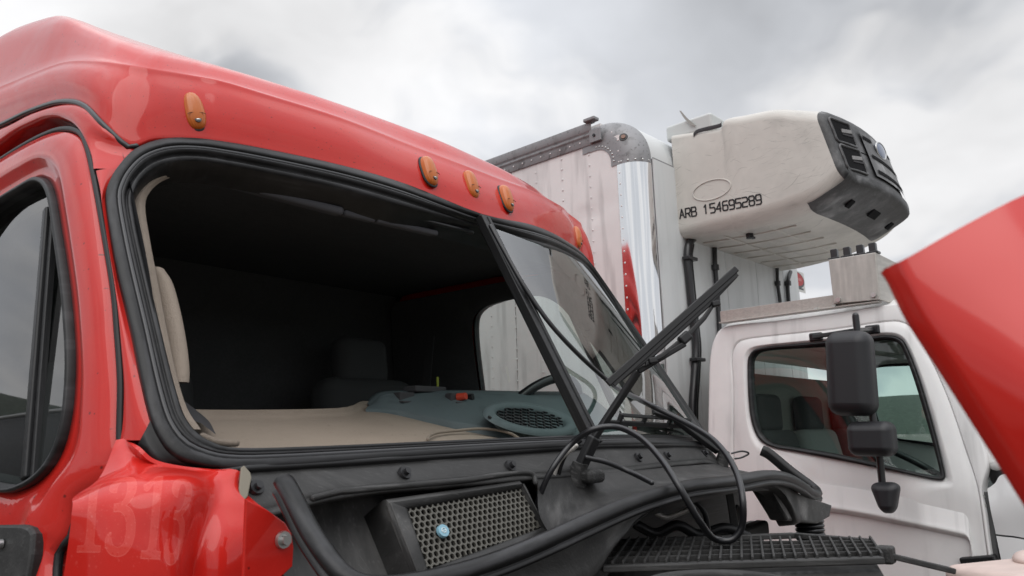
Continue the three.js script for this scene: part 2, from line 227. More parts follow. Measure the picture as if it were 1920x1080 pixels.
// centre post and the remaining pane on the driver's half
{
  const top = [0, gOut[0][1] - 0.005, gOut[0][2] + 0.012], bot = [0, gIn[gIn.length - 1][1] - 0.02, gIn[gIn.length - 1][2] + 0.02];
  part('centre_post', merge([bar(top, bot, 0.036, 0.028, [0, 0.4, 0.9]), bar(add(top, [0.013, 0.0, 0.013]), add(bot, [0.013, 0, 0.013]), 0.012, 0.012, [0, 0.4, 0.9]), bar(add(top, [-0.013, 0.0, 0.012]), add(bot, [-0.013, 0, 0.012]), 0.01, 0.01, [0, 0.4, 0.9])]), MRubber, red);
  const h = gIn.slice(1, -1), mid = [0.022, 0, 0];
  const far = smooth(h.map((p, i) => mir(at(p, wsN(p), 0.001))), 3), post = far.map((p, i) => { const y = mix(gIn[0][1], gIn[gIn.length - 1][1], i / (far.length - 1)); return [0.014, y, 0.158 - 0.527 * (y - 2.014) + 0.003]; });
  const rows = []; for (let k = 0; k <= 12; k++) rows.push(post.map((p, i) => { const q = lerp(p, far[i], k / 12); q[2] = 0.160 - 0.527 * (q[1] - 2.014) - (0.158 + 0.11 * (q[1] - 2)) * q[0] * q[0]; return q; }));
  part('windscreen_pane', fromGrid(rows), MGlass, red, 'clear windscreen pane still fitted on the driver side');
}

// roof cap: lower edge, crease, crown
const Lr = [...[[0,2.6766,-0.192]], ...[[-0.2551,2.7077,-0.2229],[-0.4387,2.72,-0.2597],[-0.6214,2.7229,-0.3073],[-0.7136,2.7239,-0.3371],[-0.7806,2.7187,-0.3578]], ...[[-0.862,2.6962,-0.36],[-0.905,2.673,-0.3743],[-0.942,2.717,-0.4088],[-0.953,2.789,-0.4972],[-0.952,2.8375,-0.6188],[-0.945,2.8825,-0.8317],[-0.94,2.9129,-1.0663]], [-0.93, 3.0, -1.6], [-0.93, 3.06, -2.3]];
const Kr = [...[[-0,2.8464,-0.2502]], ...[[-0.2036,2.8604,-0.2766],[-0.4097,2.8747,-0.2988],[-0.6052,2.8847,-0.3402],[-0.7014,2.8932,-0.3705],[-0.7675,2.8935,-0.396]], ...[[-0.84,2.8813,-0.4017],[-0.88,2.8778,-0.4133],[-0.905,2.89,-0.4543],[-0.925,2.9207,-0.5454],[-0.93,2.9702,-0.7001],[-0.93,3.0093,-0.9019],[-0.93,3.0474,-1.1321]], [-0.92, 3.14, -1.6], [-0.92, 3.22, -2.3]];
{
  const nin = [[0, -1], [0, -1], [0, -1], [0.05, -1], [0.12, -0.98], [0.3, -0.95], [0.5, -0.87], [0.7, -0.7], [0.87, -0.5], [0.96, -0.25], [1, 0], [1, 0], [1, 0], [1, 0], [1, 0]];
  const rows = [];
  rows.push(Lr.map((p, i) => add(p, [nin[i][0], 0.0, nin[i][1]], 0.02)));
  rows.push(Lr);
  for (const t of [0.12, 0.4, 0.7, 0.9]) rows.push(Lr.map((p, i) => add(lerp(p, Kr[i], t), [-nin[i][0], 0.2, -nin[i][1]], 0.012 * Math.sin(Math.PI * t) + (t > 0.8 ? -0.002 : 0))));
  rows.push(Kr);
  // crown: slopes back from the crease, rounded off over the flanks, flattening towards the top
  const side = (z) => mix(2.905, 3.04, sst(-0.5, -1.1, z)) + 0.2 * Math.max(0, -1.1 - z);
  const smin = (a, b, k) => -k * Math.log(Math.exp(-a / k) + Math.exp(-b / k));
  const Y = (x, z) => { const zc = -0.27 - 0.155 * x * x - 0.1 * x ** 4, f = 2.885 + 0.04 * (1 - Math.exp(-(zc - z) / 0.03)) + (0.40 + 0.26 * x * x) * (zc - z), t = smin(f, 3.44, 0.06), g = side(z) + 0.40 * (1 - Math.exp(-Math.max(0, 0.935 - Math.abs(x)) / 0.10)); return smin(t, g, 0.02); };
  const spine = Kr.map((p, i) => [p[0] * 0.08, 3.44, i < 10 ? -1.45 + 0.01 * i : i < 12 ? -1.42 : Math.min(p[2] - 0.15, -1.45)]);
  for (const s of [0.006, 0.018, 0.04, 0.075, 0.12, 0.18, 0.25, 0.34, 0.45, 0.6, 0.8, 1]) rows.push(Kr.map((p, i) => { const q = lerp(p, spine[i], s); q[1] = mix(p[1] + 0.006 * (s > 0.01), Y(q[0], q[2]), sst(0, 0.09, s)); return q; }));
  part('roof_cap', grid(rows.map(sym), 5, 3), MRed, red, 'glossy red roof cap with a raised brow above the windscreen');
  // black seam under the roof cap, both sides
  const seam = Lr.slice(7).map((p) => add(p, [0.0, 0.0, 0.0])); seam.unshift(lerp(Lr[7], Lr[6], 0.25));
  const st = tube(seam.map((p) => add(p, [-0.001, -0.004, 0])), 0.0065, { seg: 120, rad: 8 });
  part('roof_seam', st, MBlack, red); part('roof_seam', mirG(st), MBlack, red);
}
// door frame and A-pillar skins
const jamb = [[-0.97, 2.78, -1.62], ...[[-0.9493,2.838,-1.0183],[-0.951,2.8263,-0.7861],[-0.9543,2.8045,-0.6647],[-0.9602,2.7628,-0.5559],[-0.9643,2.7196,-0.4842],[-0.97,2.6543,-0.4183],[-0.9741,2.6028,-0.3755]]];
const seamUp = [[-0.935, 2.985, -1.62], ...[[-0.945,2.8917,-1.0456],[-0.95,2.8641,-0.8138],[-0.956,2.8215,-0.6057],[-0.957,2.7739,-0.4851],[-0.945,2.7027,-0.3999]], gOut[7], gOut[8]];
{
  const rows = [jamb.map((p) => add(p, [0.05, -0.004, -0.01])), jamb.map((p) => add(p, [0.012, -0.001, -0.001])), jamb.map((p, i) => add(lerp(p, seamUp[i], 0.12), [-0.006, 0, 0])), jamb.map((p, i) => add(lerp(p, seamUp[i], 0.55), [-0.008, 0, 0])), seamUp.map((p) => add(p, [0.0, 0, 0])), seamUp.map((p) => add(p, [0.03, 0.02, -0.01]))];
  const g = grid(rows, 5, 3); part('door_frame', g, MRed, red); part('door_frame', mirG(g), MRed, red);
  const pIn = [[-0.9744,2.5965,-0.3689],[-0.9793,2.5232,-0.3128],[-0.9862,2.4273,-0.2555],[-0.9927,2.3185,-0.193],[-0.9991,2.2271,-0.1516],[-1.0043,2.1511,-0.1197],[-1.0103,2.0885,-0.1032],[-1.0145,2.0574,-0.1008]];
  const pOut = [gOut[8], gOut[10], gOut[11], gOut[12], gOut[13], gOut[14], gOut[15], gOut[16]].map((p) => p);
  const pr = [pIn.map((p) => add(p, [0.05, 0, -0.02])), pIn.map((p) => add(p, [0.006, 0, 0])), pIn.map((p, i) => add(lerp(p, pOut[i], 0.15), [-0.004, 0, 0.004])), pIn.map((p, i) => add(lerp(p, pOut[i], 0.6), [-0.006, 0, 0.006])), pOut, pOut.map((p, i) => lerp(p, gIn[Math.min(gIn.length - 1, 9 + i)], 0.3))];
  const pg = grid(pr, 6, 3); part('front_pillar', pg, MRed, red, 'narrow red pillar skin beside the windscreen'); part('front_pillar', mirG(pg), MRed, red);
}
// doors with window opening
const winC = [-0.68, 2.25];
const winLoop = smooth([...[[-0.9765,2.6565,-0.8882],[-0.976,2.6599,-0.7579],[-0.9762,2.6585,-0.6766],[-0.9788,2.6412,-0.6187],[-0.9829,2.6127,-0.5706],[-0.9886,2.5684,-0.5247],[-0.9969,2.4966,-0.4676],[-1.0053,2.4114,-0.404],[-1.0126,2.3278,-0.3479],[-1.02,2.2406,-0.299],[-1.0256,2.1797,-0.2717],[-1.0329,2.1127,-0.2519],[-1.0404,2.0597,-0.2489],[-1.0476,2.0241,-0.2623],[-1.0557,1.9976,-0.2932],[-1.0639,1.9805,-0.3409],[-1.0721,1.9735,-0.4187]], [-1.085, 1.985, -0.7], [-1.085, 1.99, -0.98], [-1.08, 2.03, -1.08], [-1.05, 2.3, -1.1], [-1.0, 2.55, -1.08], [-0.99, 2.63, -1.03]], 4, true);
const doorLoop = smooth([...[[-0.9573,2.7846,-0.98],[-0.9591,2.7727,-0.7209],[-0.9628,2.7473,-0.5796],[-0.9658,2.7132,-0.4976],[-0.9689,2.6796,-0.4582],[-0.9733,2.6325,-0.4191],[-0.9806,2.5504,-0.3611],[-0.9875,2.4601,-0.3021],[-0.9957,2.3325,-0.2239],[-1.0015,2.2491,-0.1835],[-1.0076,2.1617,-0.1448],[-1.0132,2.0981,-0.1247],[-1.0171,2.0543,-0.1114],[-1.0187,2.0355,-0.1051],[-1.0247,2.0036,-0.1112],[-1.0326,1.9829,-0.1354],[-1.0433,1.9569,-0.172],[-1.0535,1.9038,-0.185],[-1.0637,1.847,-0.1945]], [-1.09, 1.5, 0.02], [-1.09, 1.05, 0.02], [-1.09, 0.95, -0.1], [-1.09, 0.95, -1.45], [-1.09, 1.05, -1.54], [-1.05, 2.3, -1.56], [-0.975, 2.7, -1.55], [-0.965, 2.77, -1.45]], 4, true);
{
  const rows = [[-0.012, 0.05], [0.0, 0.012], [0.03, -0.004], [0.25, -0.012], [0.5, -0.014], [0.62, -0.010], [0.75, 0.002], [0.9, 0.006], [1.0, 0.006], [1.0, 0.03]];
  const skin = ring(doorLoop, winLoop, winC, rows, 220);
  const seal = ring(winLoop, shrink(winLoop, winC, 0.019), winC, [[-0.05, 0.008], [0, -0.006], [0.3, -0.010], [0.65, -0.008], [0.8, 0.002], [1, 0.008], [1.02, 0.03]], 200);
  const glassL = smooth(shrink(winLoop, winC, 0.014, 0), 1, true).map((p) => [-(1.066 - 0.15 * (p[1] - 1.9)), p[1], p[2]]);
  const mk = (flip) => {
    const f = (g) => flip ? mirG(g) : g, p = (q) => flip ? mir(q) : q;
    const d = part('cab_door', f(skin), MRed, red, flip ? 'red driver door' : 'red passenger door with black window seal');
    part('window_seal', f(seal), MRubber, d); part('window_glass', f(fan(glassL)), MDoorGlass, d, 'dark side window mirroring hills and grey sky');
    const bt = [[-0.9852,2.5557,-0.5553],[-0.9994,2.4536,-0.5128],[-1.0255,2.2549,-0.4414],[-1.0559,1.9955,-0.3432]]; 
    part('window_divider', f(merge([bar(bt[0], bt[3], 0.02, 0.02, [-1, 0, 0]), bar(add(bt[0], [0.004, 0, 0.02]), add(bt[3], [0.004, 0, 0.02]), 0.012, 0.014, [-1, 0, 0])])), MRubber, d);
    // inner panel
    const box = [[-1.0, 2.70, -1.5], [-1.0, 2.70, -0.5], [-1.0, 2.5, -0.36], [-1.0, 2.1, -0.14], [-1.0, 1.05, -0.05], [-1.0, 1.05, -1.5]].map((q) => [q[0] + 0.15 * Math.max(0, q[1] - 1.9) * 0.9, q[1], q[2]]);
    part('door_lining', f(ring(box, shrink(winLoop, winC, 0.03).map((q) => add(q, [0.055, 0, 0])), winC, [[0, 0.03], [0.4, 0.035], [0.8, 0.03], [1, 0.0]], 120)), MLining, d);
    if (!flip) {
      const hp = [[-1.1012,1.9228,-0.3665],[-1.0884,1.9266,-0.2634],[-1.0855,1.923,-0.2397],[-1.0846,1.9136,-0.2247],[-1.0879,1.8815,-0.2149],[-1.0926,1.8459,-0.2108],[-1.1097,1.8277,-0.3135]];
      const hd = part('door_handle', plate(hp.reverse(), 0.03, { bevel: 0.006 }), MPlastic, d, 'black door handle plate with a silver lock');
      const kp = [[-1.0997,1.8943,-0.3051]][0]; part('key_lock', cyl(kp, [-1, 0, 0], 0.008, 0.006), MSteel, hd);
    }
  };
  mk(false); mk(true);
  const ws_ = tube(shrink(doorLoop, winC, -0.0075, 0.008).filter((_, i) => i % 2 === 0), 0.0075, { closed: true, seg: 300, rad: 8 }); part('door_weatherstrip', ws_, MRubber, red); part('door_weatherstrip', mirG(ws_), MRubber, red);
  // dark jamb behind the shut line
  const jb = ring(shrink(doorLoop, winC, -0.05, 0.055), shrink(doorLoop, winC, 0.05, 0.055), winC, [[0, 0], [1, 0]], 160); part('door_jamb', jb, MBlack, red); part('door_jamb', mirG(jb), MBlack, red);
}
// rear of the sleeper-less cab, sides behind the doors, floor, chassis
{
  const back = [[-0.95, 3.1, -1.75], [0.95, 3.1, -1.75], [1.05, 2.3, -1.75], [1.07, 0.95, -1.75], [-1.07, 0.95, -1.75], [-1.05, 2.3, -1.75]];
  part('cab_back', plate(back.reverse(), 0.06), MRed, red);
  const side = grid([[[-0.935, 3.0, -1.6], [-1.06, 2.2, -1.57], [-1.09, 1.6, -1.56], [-1.09, 0.95, -1.56]], [[-0.935, 3.02, -1.76], [-1.06, 2.2, -1.76], [-1.09, 1.6, -1.76], [-1.09, 0.95, -1.76]]], 5, 2, { thick: 0.02 });
  part('rear_quarter_panel', side, MRed, red); part('rear_quarter_panel', mirG(side), MRed, red);
  const lin_ = new THREE.BoxGeometry(1.82, 0.02, 1.0); lin_.translate(0, 2.75, -1.06);
  part('headliner', merge([lin_, grid([[[-0.85, 2.69, -0.46], [-0.4, 2.70, -0.32], [0, 2.685, -0.28], [0.4, 2.70, -0.32], [0.85, 2.69, -0.46]], [[-0.9, 2.76, -0.6], [-0.4, 2.77, -0.5], [0, 2.77, -0.45], [0.4, 2.77, -0.5], [0.9, 2.76, -0.6]]], 4, 2)]), MLining, red);
  const bw = plate([[-0.93, 2.76, -1.52], [-1.02, 2.2, -1.52], [-1.03, 1.0, -1.52], [1.03, 1.0, -1.52], [1.02, 2.2, -1.52], [0.93, 2.76, -1.52]], 0.03); part('rear_lining', bw, MLining, red);
  const fl = new THREE.BoxGeometry(2.05, 0.06, 1.9); fl.translate(0, 1.0, -0.8); part('cab_floor', fl, MLining, red);
  for (const s of [-1, 1]) {
    const r = new RoundedBoxGeometry(0.09, 0.26, 7.2, 2, 0.01); r.translate(s * 0.43, 0.86, -1.4); part('chassis_rail', r, MBlack, red);
    for (const z of [1.15, -3.6]) {
      const tyre = new THREE.LatheGeometry([[0.28, -0.13], [0.45, -0.15], [0.5, -0.12], [0.52, -0.06], [0.52, 0.06], [0.5, 0.12], [0.45, 0.15], [0.28, 0.13]].map((q) => new THREE.Vector2(q[0], q[1])), 40); tyre.rotateZ(Math.PI / 2); tyre.translate(s * 0.95, 0.52, z);
      const w = part('wheel', tyre, MRubber, red); const rim = new THREE.LatheGeometry([[0.0, -0.04], [0.1, -0.05], [0.14, 0.05], [0.25, 0.06], [0.29, 0.13], [0.29, -0.12]].map((q) => new THREE.Vector2(q[0], q[1])), 32); rim.rotateZ(-s * Math.PI / 2); rim.translate(s * 0.95, 0.52, z); part('rim', rim, MSteel, w);
    }
    const ax = cyl([-0.95 * s, 0.52, s > 0 ? 1.15 : -3.6], [s, 0, 0], 0.05, 1.9); part('axle', ax, MBlack, red);
  }
  const st = new RoundedBoxGeometry(0.35, 0.5, 1.5, 2, 0.03); st.translate(-0.9, 0.68, -0.8); part('side_step', st, MAlu, red); const st2 = st.clone(); st2.translate(1.8, 0, 0); part('side_step', st2, MAlu, red);
}
// roof marker lamps
{
  const mk = (p, n, up) => {
    const o = new THREE.Group(); o.name = 'marker_lamp'; red.add(o);
    const X = nrm(crs(up, n)), put = (g) => { g.applyMatrix4(new THREE.Matrix4().makeBasis(V3(X), V3(nrm(crs(n, X))), V3(nrm(n))).setPosition(...p)); return g; };
    const shape = (w, h, z) => { const g = new THREE.SphereGeometry(1, 40, 24); const P = g.attributes.position; for (let i = 0; i < P.count; i++) { const x = P.getX(i), y = P.getY(i), q = P.getZ(i), e = (v, k) => Math.sign(v) * Math.pow(Math.abs(v), k); P.setXYZ(i, e(x, 0.85) * w * (1 - 0.1 * y), e(y, 0.8) * h, e(q, 0.75) * z * (0.8 + 0.2 * y)); } g.computeVertexNormals(); return g; };
    part('lamp_base', put(shape(0.027, 0.052, 0.009)), MRubber, o);
    part('lamp_lens', put(shape(0.0235, 0.0475, 0.031)), MAmber, o);
    const hol = new THREE.CylinderGeometry(0.0075, 0.0075, 0.008, 20); hol.rotateX(Math.PI / 2); hol.translate(0.001, -0.030, 0.0145); part('screw_shade_disc', put(hol), MBlack, o);  // black disc flush with the lens, painted shade of a screw recess
    const sc = new THREE.SphereGeometry(0.0040, 12, 8); sc.scale(1.2, 0.6, 0.35); sc.translate(0.0015, -0.031, 0.0187); part('screw', put(sc), MSteel, o);
    const ln = new THREE.TorusGeometry(0.019, 0.0012, 6, 24, Math.PI); ln.scale(1, 0.25, 1); ln.translate(0, -0.019, 0.0215); part('lens_joint', put(ln), MAmberDark, o);
  };
  const nearN = nrm([-0.33, 0.30, 0.88]);
  for (const s of [-1, 1]) { mk([s * 0.772, 2.792, -0.372], [s * 0.33, 0.25, 0.9], [s * 0.12, 0.97, -0.28]); mk([s * 0.168, 2.772, -0.226], [s * 0.05, 0.38, 0.92], [s * 0.02, 0.92, -0.38]); }
  mk([0, 2.774, -0.222], [0, 0.38, 0.92], [0, 0.92, -0.38]);
}

// ---------------------------------------------------------------- interior
{
  const front = [[-0.93, 1.94, -0.09], [-0.75, 1.96, -0.01], [-0.4, 1.972, 0.05], [0, 1.976, 0.08], [0.4, 1.972, 0.05], [0.75, 1.96, -0.01], [0.93, 1.94, -0.09]];
  const rear = [...[[-0.664,2.1,-0.4398]].map((p) => [-0.93, p[1] + 0.01, p[2]]), ...[[-0.6575,2.1028,-0.4511],[-0.231,2.1157,-0.5028],[-0.0086,2.1463,-0.6253]], [0.2, 2.10, -0.58], [0.6, 2.10, -0.58], [0.93, 2.10, -0.5]];
  const rows = [front.map((p) => add(p, [0, -0.06, -0.06])), front, front.map((p, i) => lerp(p, rear[i], 0.35)), front.map((p, i) => lerp(p, rear[i], 0.7)), rear, rear.map((p) => add(p, [0, -0.012, -0.02])), rear.map((p) => add(p, [0, -0.5, -0.06]))];
  part('dashboard', grid(rows, 6, 4), MBeige, red, 'beige dashboard top under the empty windscreen opening');
  // grey-green driver side pad
  const lo = [[-0.0839,2.1381,-0.5723],[0.014,2.1336,-0.5544],[0.075,2.1148,-0.4792],[0.1122,2.096,-0.4042],[0.157,2.0794,-0.3375],[0.2098,2.0646,-0.2782],[0.2892,2.0547,-0.2386],[0.4571,2.0543,-0.2373],[0.6856,2.0658,-0.2833]].concat([[0.85, 2.05, -0.25], [0.93, 2.05, -0.26]]);
  const hi = [[-0.0261,2.1555,-0.62],[0.0253,2.1902,-0.61],[0.1292,2.1964,-0.58],[0.2097,2.1963,-0.54],[0.294,2.1963,-0.5],[0.4229,2.1964,-0.47],[0.576,2.1977,-0.45],[0.7591,2.2023,-0.44],[0.9246,2.2043,-0.43]].map((p) => [Math.min(p[0], 0.88), p[1], p[2]]).concat([[0.9, 2.19, -0.43], [0.93, 2.19, -0.43]]);
  const pr = [lo.map((p) => add(p, [0, -0.04, 0.02])), lo, lo.map((p, i) => add(lerp(p, hi[i], 0.08), [0, 0.006, 0])), lo.map((p, i) => add(lerp(p, hi[i], 0.5), [0, 0.008, 0])), lo.map((p, i) => add(lerp(p, hi[i], 0.9), [0, 0.005, 0])), hi, hi.map((p) => add(p, [0.01, -0.02, -0.05])), hi.map((p) => add(p, [0.01, -0.4, -0.1]))];
  const pad = part('dash_pad', grid(pr, 5, 3), MTeal, red, 'grey green padded dash cover with an oval speaker');
  // speaker: raised oval rim and honeycomb grille
  const c = [[0.3312,2.1058,-0.2725]][0], X = [1, 0, 0], Yv = nrm([0, 0.55, -0.83]), n = nrm(crs(X, Yv).map((v) => -v)); const nn = n[1] < 0 ? n.map((v) => -v) : n;
  const el = (rx, ry, o = 0, m = 64) => Array.from({ length: m }, (_, i) => { const a = i / m * Math.PI * 2; return add(add(add(c, X, rx * Math.cos(a)), Yv, ry * Math.sin(a)), nn, o); });
  const sp = part('speaker_rim', fromGrid([el(0.215, 0.098, -0.004), el(0.205, 0.092, 0.008), el(0.175, 0.074, 0.009), el(0.160, 0.064, -0.006), el(0.158, 0.062, -0.03)], true), MTeal, pad);
  part('speaker_well', fan(el(0.16, 0.064, -0.02)), MDark, sp);
  const hx = [], s = 0.021; for (let j = -4; j <= 4; j++) for (let i = -9; i <= 9; i++) { const u = (i + (j & 1 ? 0.5 : 0)) * s * 1.8, v = j * s * 0.85; if ((u / 0.152) ** 2 + (v / 0.058) ** 2 > 1) continue; for (let k = 0; k < 3; k++) { const a0 = (k * 60 + 30) * Math.PI / 180, a1 = ((k + 1) * 60 + 30) * Math.PI / 180, r = s * 0.62, P = (a) => add(add(add(c, X, u + r * 1.45 * Math.cos(a)), Yv, v + r * 0.8 * Math.sin(a)), nn, -0.002); hx.push(bar(P(a0), P(a1), 0.0035, 0.006, nn)); } }
  part('speaker_grille', merge(hx), MBlack, sp);
  for (const q of [[0.1223,2.1078,-0.2694],[0.6256,2.1518,-0.3361],[0.5097,2.0954,-0.2506]]) part('screw', cyl(q, nn, 0.006, 0.004), MBolt, sp);
  // gadgets on the pad
  const gb = [[0.0806,2.1836,-0.585],[0.2416,2.1791,-0.495],[0.1791,2.1989,-0.57]];
  const b1 = part('radio_bracket', merge([frameAt(new RoundedBoxGeometry(0.06, 0.03, 0.035, 2, 0.003), gb[0], [1, 0, 0.05], [0, 1, 0]), frameAt(new RoundedBoxGeometry(0.07, 0.006, 0.05, 2, 0.002), add(gb[0], [0, -0.016, 0.01]), [1, 0, 0.05], [0, 1, 0])]), MDark, pad);
  const b2 = part('terminal_block', merge([frameAt(new RoundedBoxGeometry(0.10, 0.032, 0.03, 2, 0.003), gb[1], [1, 0, 0.1], [0, 1, 0]), frameAt(new RoundedBoxGeometry(0.11, 0.006, 0.05, 2, 0.002), add(gb[1], [0.01, -0.017, 0.012]), [1, 0, 0.1], [0, 1, 0])]), MDark, pad);
  part('red_terminal', cyl(add(gb[1], [-0.022, 0.002, 0.012]), [0.25, 0.1, 1], 0.013, 0.03, 20, 0.011), phys({ color: lin(0.55, 0.06, 0.03), roughness: 0.4 }), b2); part('black_terminal', cyl(add(gb[1], [0.014, 0.0, 0.012]), [0.25, 0.1, 1], 0.012, 0.028, 20, 0.010), MBlack, b2);
  part('phone_cradle', bar(add(gb[2], [-0.07, 0.012, -0.02]), add(gb[2], [0.07, 0.012, -0.02]), 0.06, 0.02, [0, 1, 0]), MDark, pad);
  // moulded tray outline in the dashboard
  part('tray_rim', tube([[-0.2281,2.0485,-0.1741],[-0.1819,2.0581,-0.2124],[-0.1157,2.0665,-0.2462],[-0.0125,2.0721,-0.2683],[0.0973,2.0764,-0.2856],[0.1507,2.0725,-0.2701],[0.16,2.0619,-0.2278],[0.1269,2.0472,-0.1688]], 0.004, { seg: 60 }), MBeige, red);
  // near pillar trim, grab handle and small pieces
  const tr = [[-0.8003,2.6396,-0.3729],[-0.8392,2.6133,-0.3716],[-0.8671,2.5817,-0.3631],[-0.8849,2.5407,-0.3448],[-0.8938,2.4554,-0.2959],[-0.9006,2.3582,-0.2385],[-0.9077,2.2572,-0.1787],[-0.912,2.1743,-0.1289],[-0.9102,2.111,-0.0892],[-0.8978,2.0735,-0.0622]];
  part('pillar_trim', grid([tr.map((p) => add(p, [-0.03, 0, -0.02])), tr.map((p) => add(p, [-0.012, 0, 0.004])), tr, tr.map((p) => add(p, [0.006, 0, -0.015])), tr.map((p) => add(p, [-0.02, 0, -0.12]))], 4, 3), MBeige, red, 'beige trim on the inside of the windscreen pillar');
  part('pillar_trim', mirG(grid([tr.map((p) => add(p, [-0.10, 0, -0.02])), tr, tr.map((p) => add(p, [-0.02, 0, -0.12]))], 4, 3)), MDark, red);
  const gh = [[-0.876,2.4045,-0.3032],[-0.8673,2.3714,-0.2799],[-0.8678,2.3102,-0.2428],[-0.8731,2.2427,-0.2033],[-0.8811,2.1891,-0.1731],[-0.8882,2.1622,-0.1588]];
  part('grab_handle', grid([gh.map((p) => add(p, [-0.02, 0, -0.03])), gh.map((p) => add(p, [0.0, 0, 0.004])), gh.map((p) => add(p, [0.02, 0, 0])), gh.map((p) => add(p, [0.024, 0, -0.02])), gh.map((p) => add(p, [-0.04, 0, -0.06]))], 5, 3), MBeige, red);
  const sw = [[-0.6611,2.1259,-0.4834],[-0.6939,2.0999,-0.3797],[-0.751,2.0683,-0.2532]]; part('vent_wedge', grid([sw, sw.map((p) => add(p, [-0.03, 0.028, -0.03])), sw.map((p) => add(p, [-0.06, 0.0, -0.05]))], 5, 3), MDark, red);
  part('sill_clip', tube([[-0.9115,2.0609,-0.0235],[-0.8972,2.0525,-0.0141],[-0.8774,2.0484,-0.0059],[-0.8622,2.048,-0.0013]], 0.006), MBeige, red);
  // sun visor rods below the header, with a small white tag
  const vr = [[-0.6759,2.648,-0.3709],[-0.522,2.6258,-0.3162],[-0.4139,2.6164,-0.2881],[-0.3234,2.6123,-0.2709],[-0.1184,2.6109,-0.2497]];
  part('sun_visor', merge([bar(vr[0], vr[2], 0.05, 0.022, [0, 1, 0.2], 0.45), bar(vr[2], vr[3], 0.035, 0.018, [0, 1, 0.2], 0.45), bar(vr[3], vr[4], 0.04, 0.016, [0, 1, 0.2], 0.45)]), phys({ color: lin(0.075, 0.075, 0.085), roughness: 0.8 }), red, 'rolled dark grey sun visor under the header');
  const tg = [[-0.726,2.6514,-0.384],[-0.7025,2.6517,-0.3764],[-0.6858,2.6461,-0.3679]]; part('visor_tag', bar(tg[0], tg[2], 0.004, 0.008, [0, 1, 0]), phys({ color: lin(0.5, 0.52, 0.5), roughness: 0.5 }), red);
  // header moulding line
  part('header_moulding', tube([[-0.8279,2.6355,-0.3707],[-0.7998,2.6528,-0.3706],[-0.7296,2.6585,-0.3493],[-0.6424,2.6576,-0.3212],[-0.4906,2.6456,-0.275],[-0.2853,2.6323,-0.2314],[-0.0055,2.6286,-0.2109]], 0.006, { seg: 90 }), MBlack, red);
  // seats
  for (const s of [-1, 1]) {
    const o = new THREE.Group(); o.name = 'seat'; red.add(o); const x = s * 0.5;
    const mk = (w, h, d, y, z, r, rx) => { const g = new RoundedBoxGeometry(w, h, d, 4, r); g.rotateX(rx); g.translate(x, y, z); return g; };
    part('seat_cushion', mk(0.5, 0.16, 0.52, 1.55, -0.95, 0.06, 0.06), MSeat, o); part('seat_back', mk(0.48, 0.72, 0.16, 1.95, -1.22, 0.07, -0.14), MSeat, o); part('headrest', mk(0.26, 0.2, 0.1, 2.38, -1.29, 0.045, -0.1), MSeat, o);
    part('seat_base', mk(0.36, 0.46, 0.4, 1.25, -0.95, 0.03, 0), MDark, o);
  }
  part('seat_belt', grid([[[0.80, 2.5, -1.15], [0.74, 2.2, -1.12], [0.66, 1.9, -1.0]], [[0.80, 2.5, -1.20], [0.74, 2.2, -1.17], [0.66, 1.9, -1.05]]], 6, 1, { thick: 0.002 }), MSeat, red);
  part('belt_tag', frameAt(new RoundedBoxGeometry(0.014, 0.075, 0.004, 2, 0.0015), [0.765, 2.28, -1.10], [1, 0, 0], [0, 1, 0]), phys({ color: lin(0.45, 0.48, 0.06), roughness: 0.7 }), red, 'small yellow green belt tag');
  // steering wheel on the driver side
  const swg = new THREE.TorusGeometry(0.225, 0.017, 14, 60); const sp2 = []; for (const a of [0.2, 2.3, 4.2]) sp2.push(bar([0, 0, -0.02], [0.215 * Math.cos(a), 0.215 * Math.sin(a), 0], 0.03, 0.012, [0, 0, 1])); const hub = new THREE.SphereGeometry(0.07, 20, 14); hub.scale(1, 1, 0.4); hub.translate(0, 0, -0.01);
  const wheel = new THREE.Group(); wheel.name = 'steering_wheel'; wheel.position.set(0.70, 2.085, -0.55); wheel.rotation.set(0.69, 0, 0); red.add(wheel);
  part('wheel_rim', swg, MBlack, wheel); part('wheel_spokes', merge([...sp2, hub]), MDark, wheel);
  part('steering_column', cyl([0.47, 1.6, -0.3], [0, 0.45, -0.3], 0.04, 0.5), MDark, red);
}

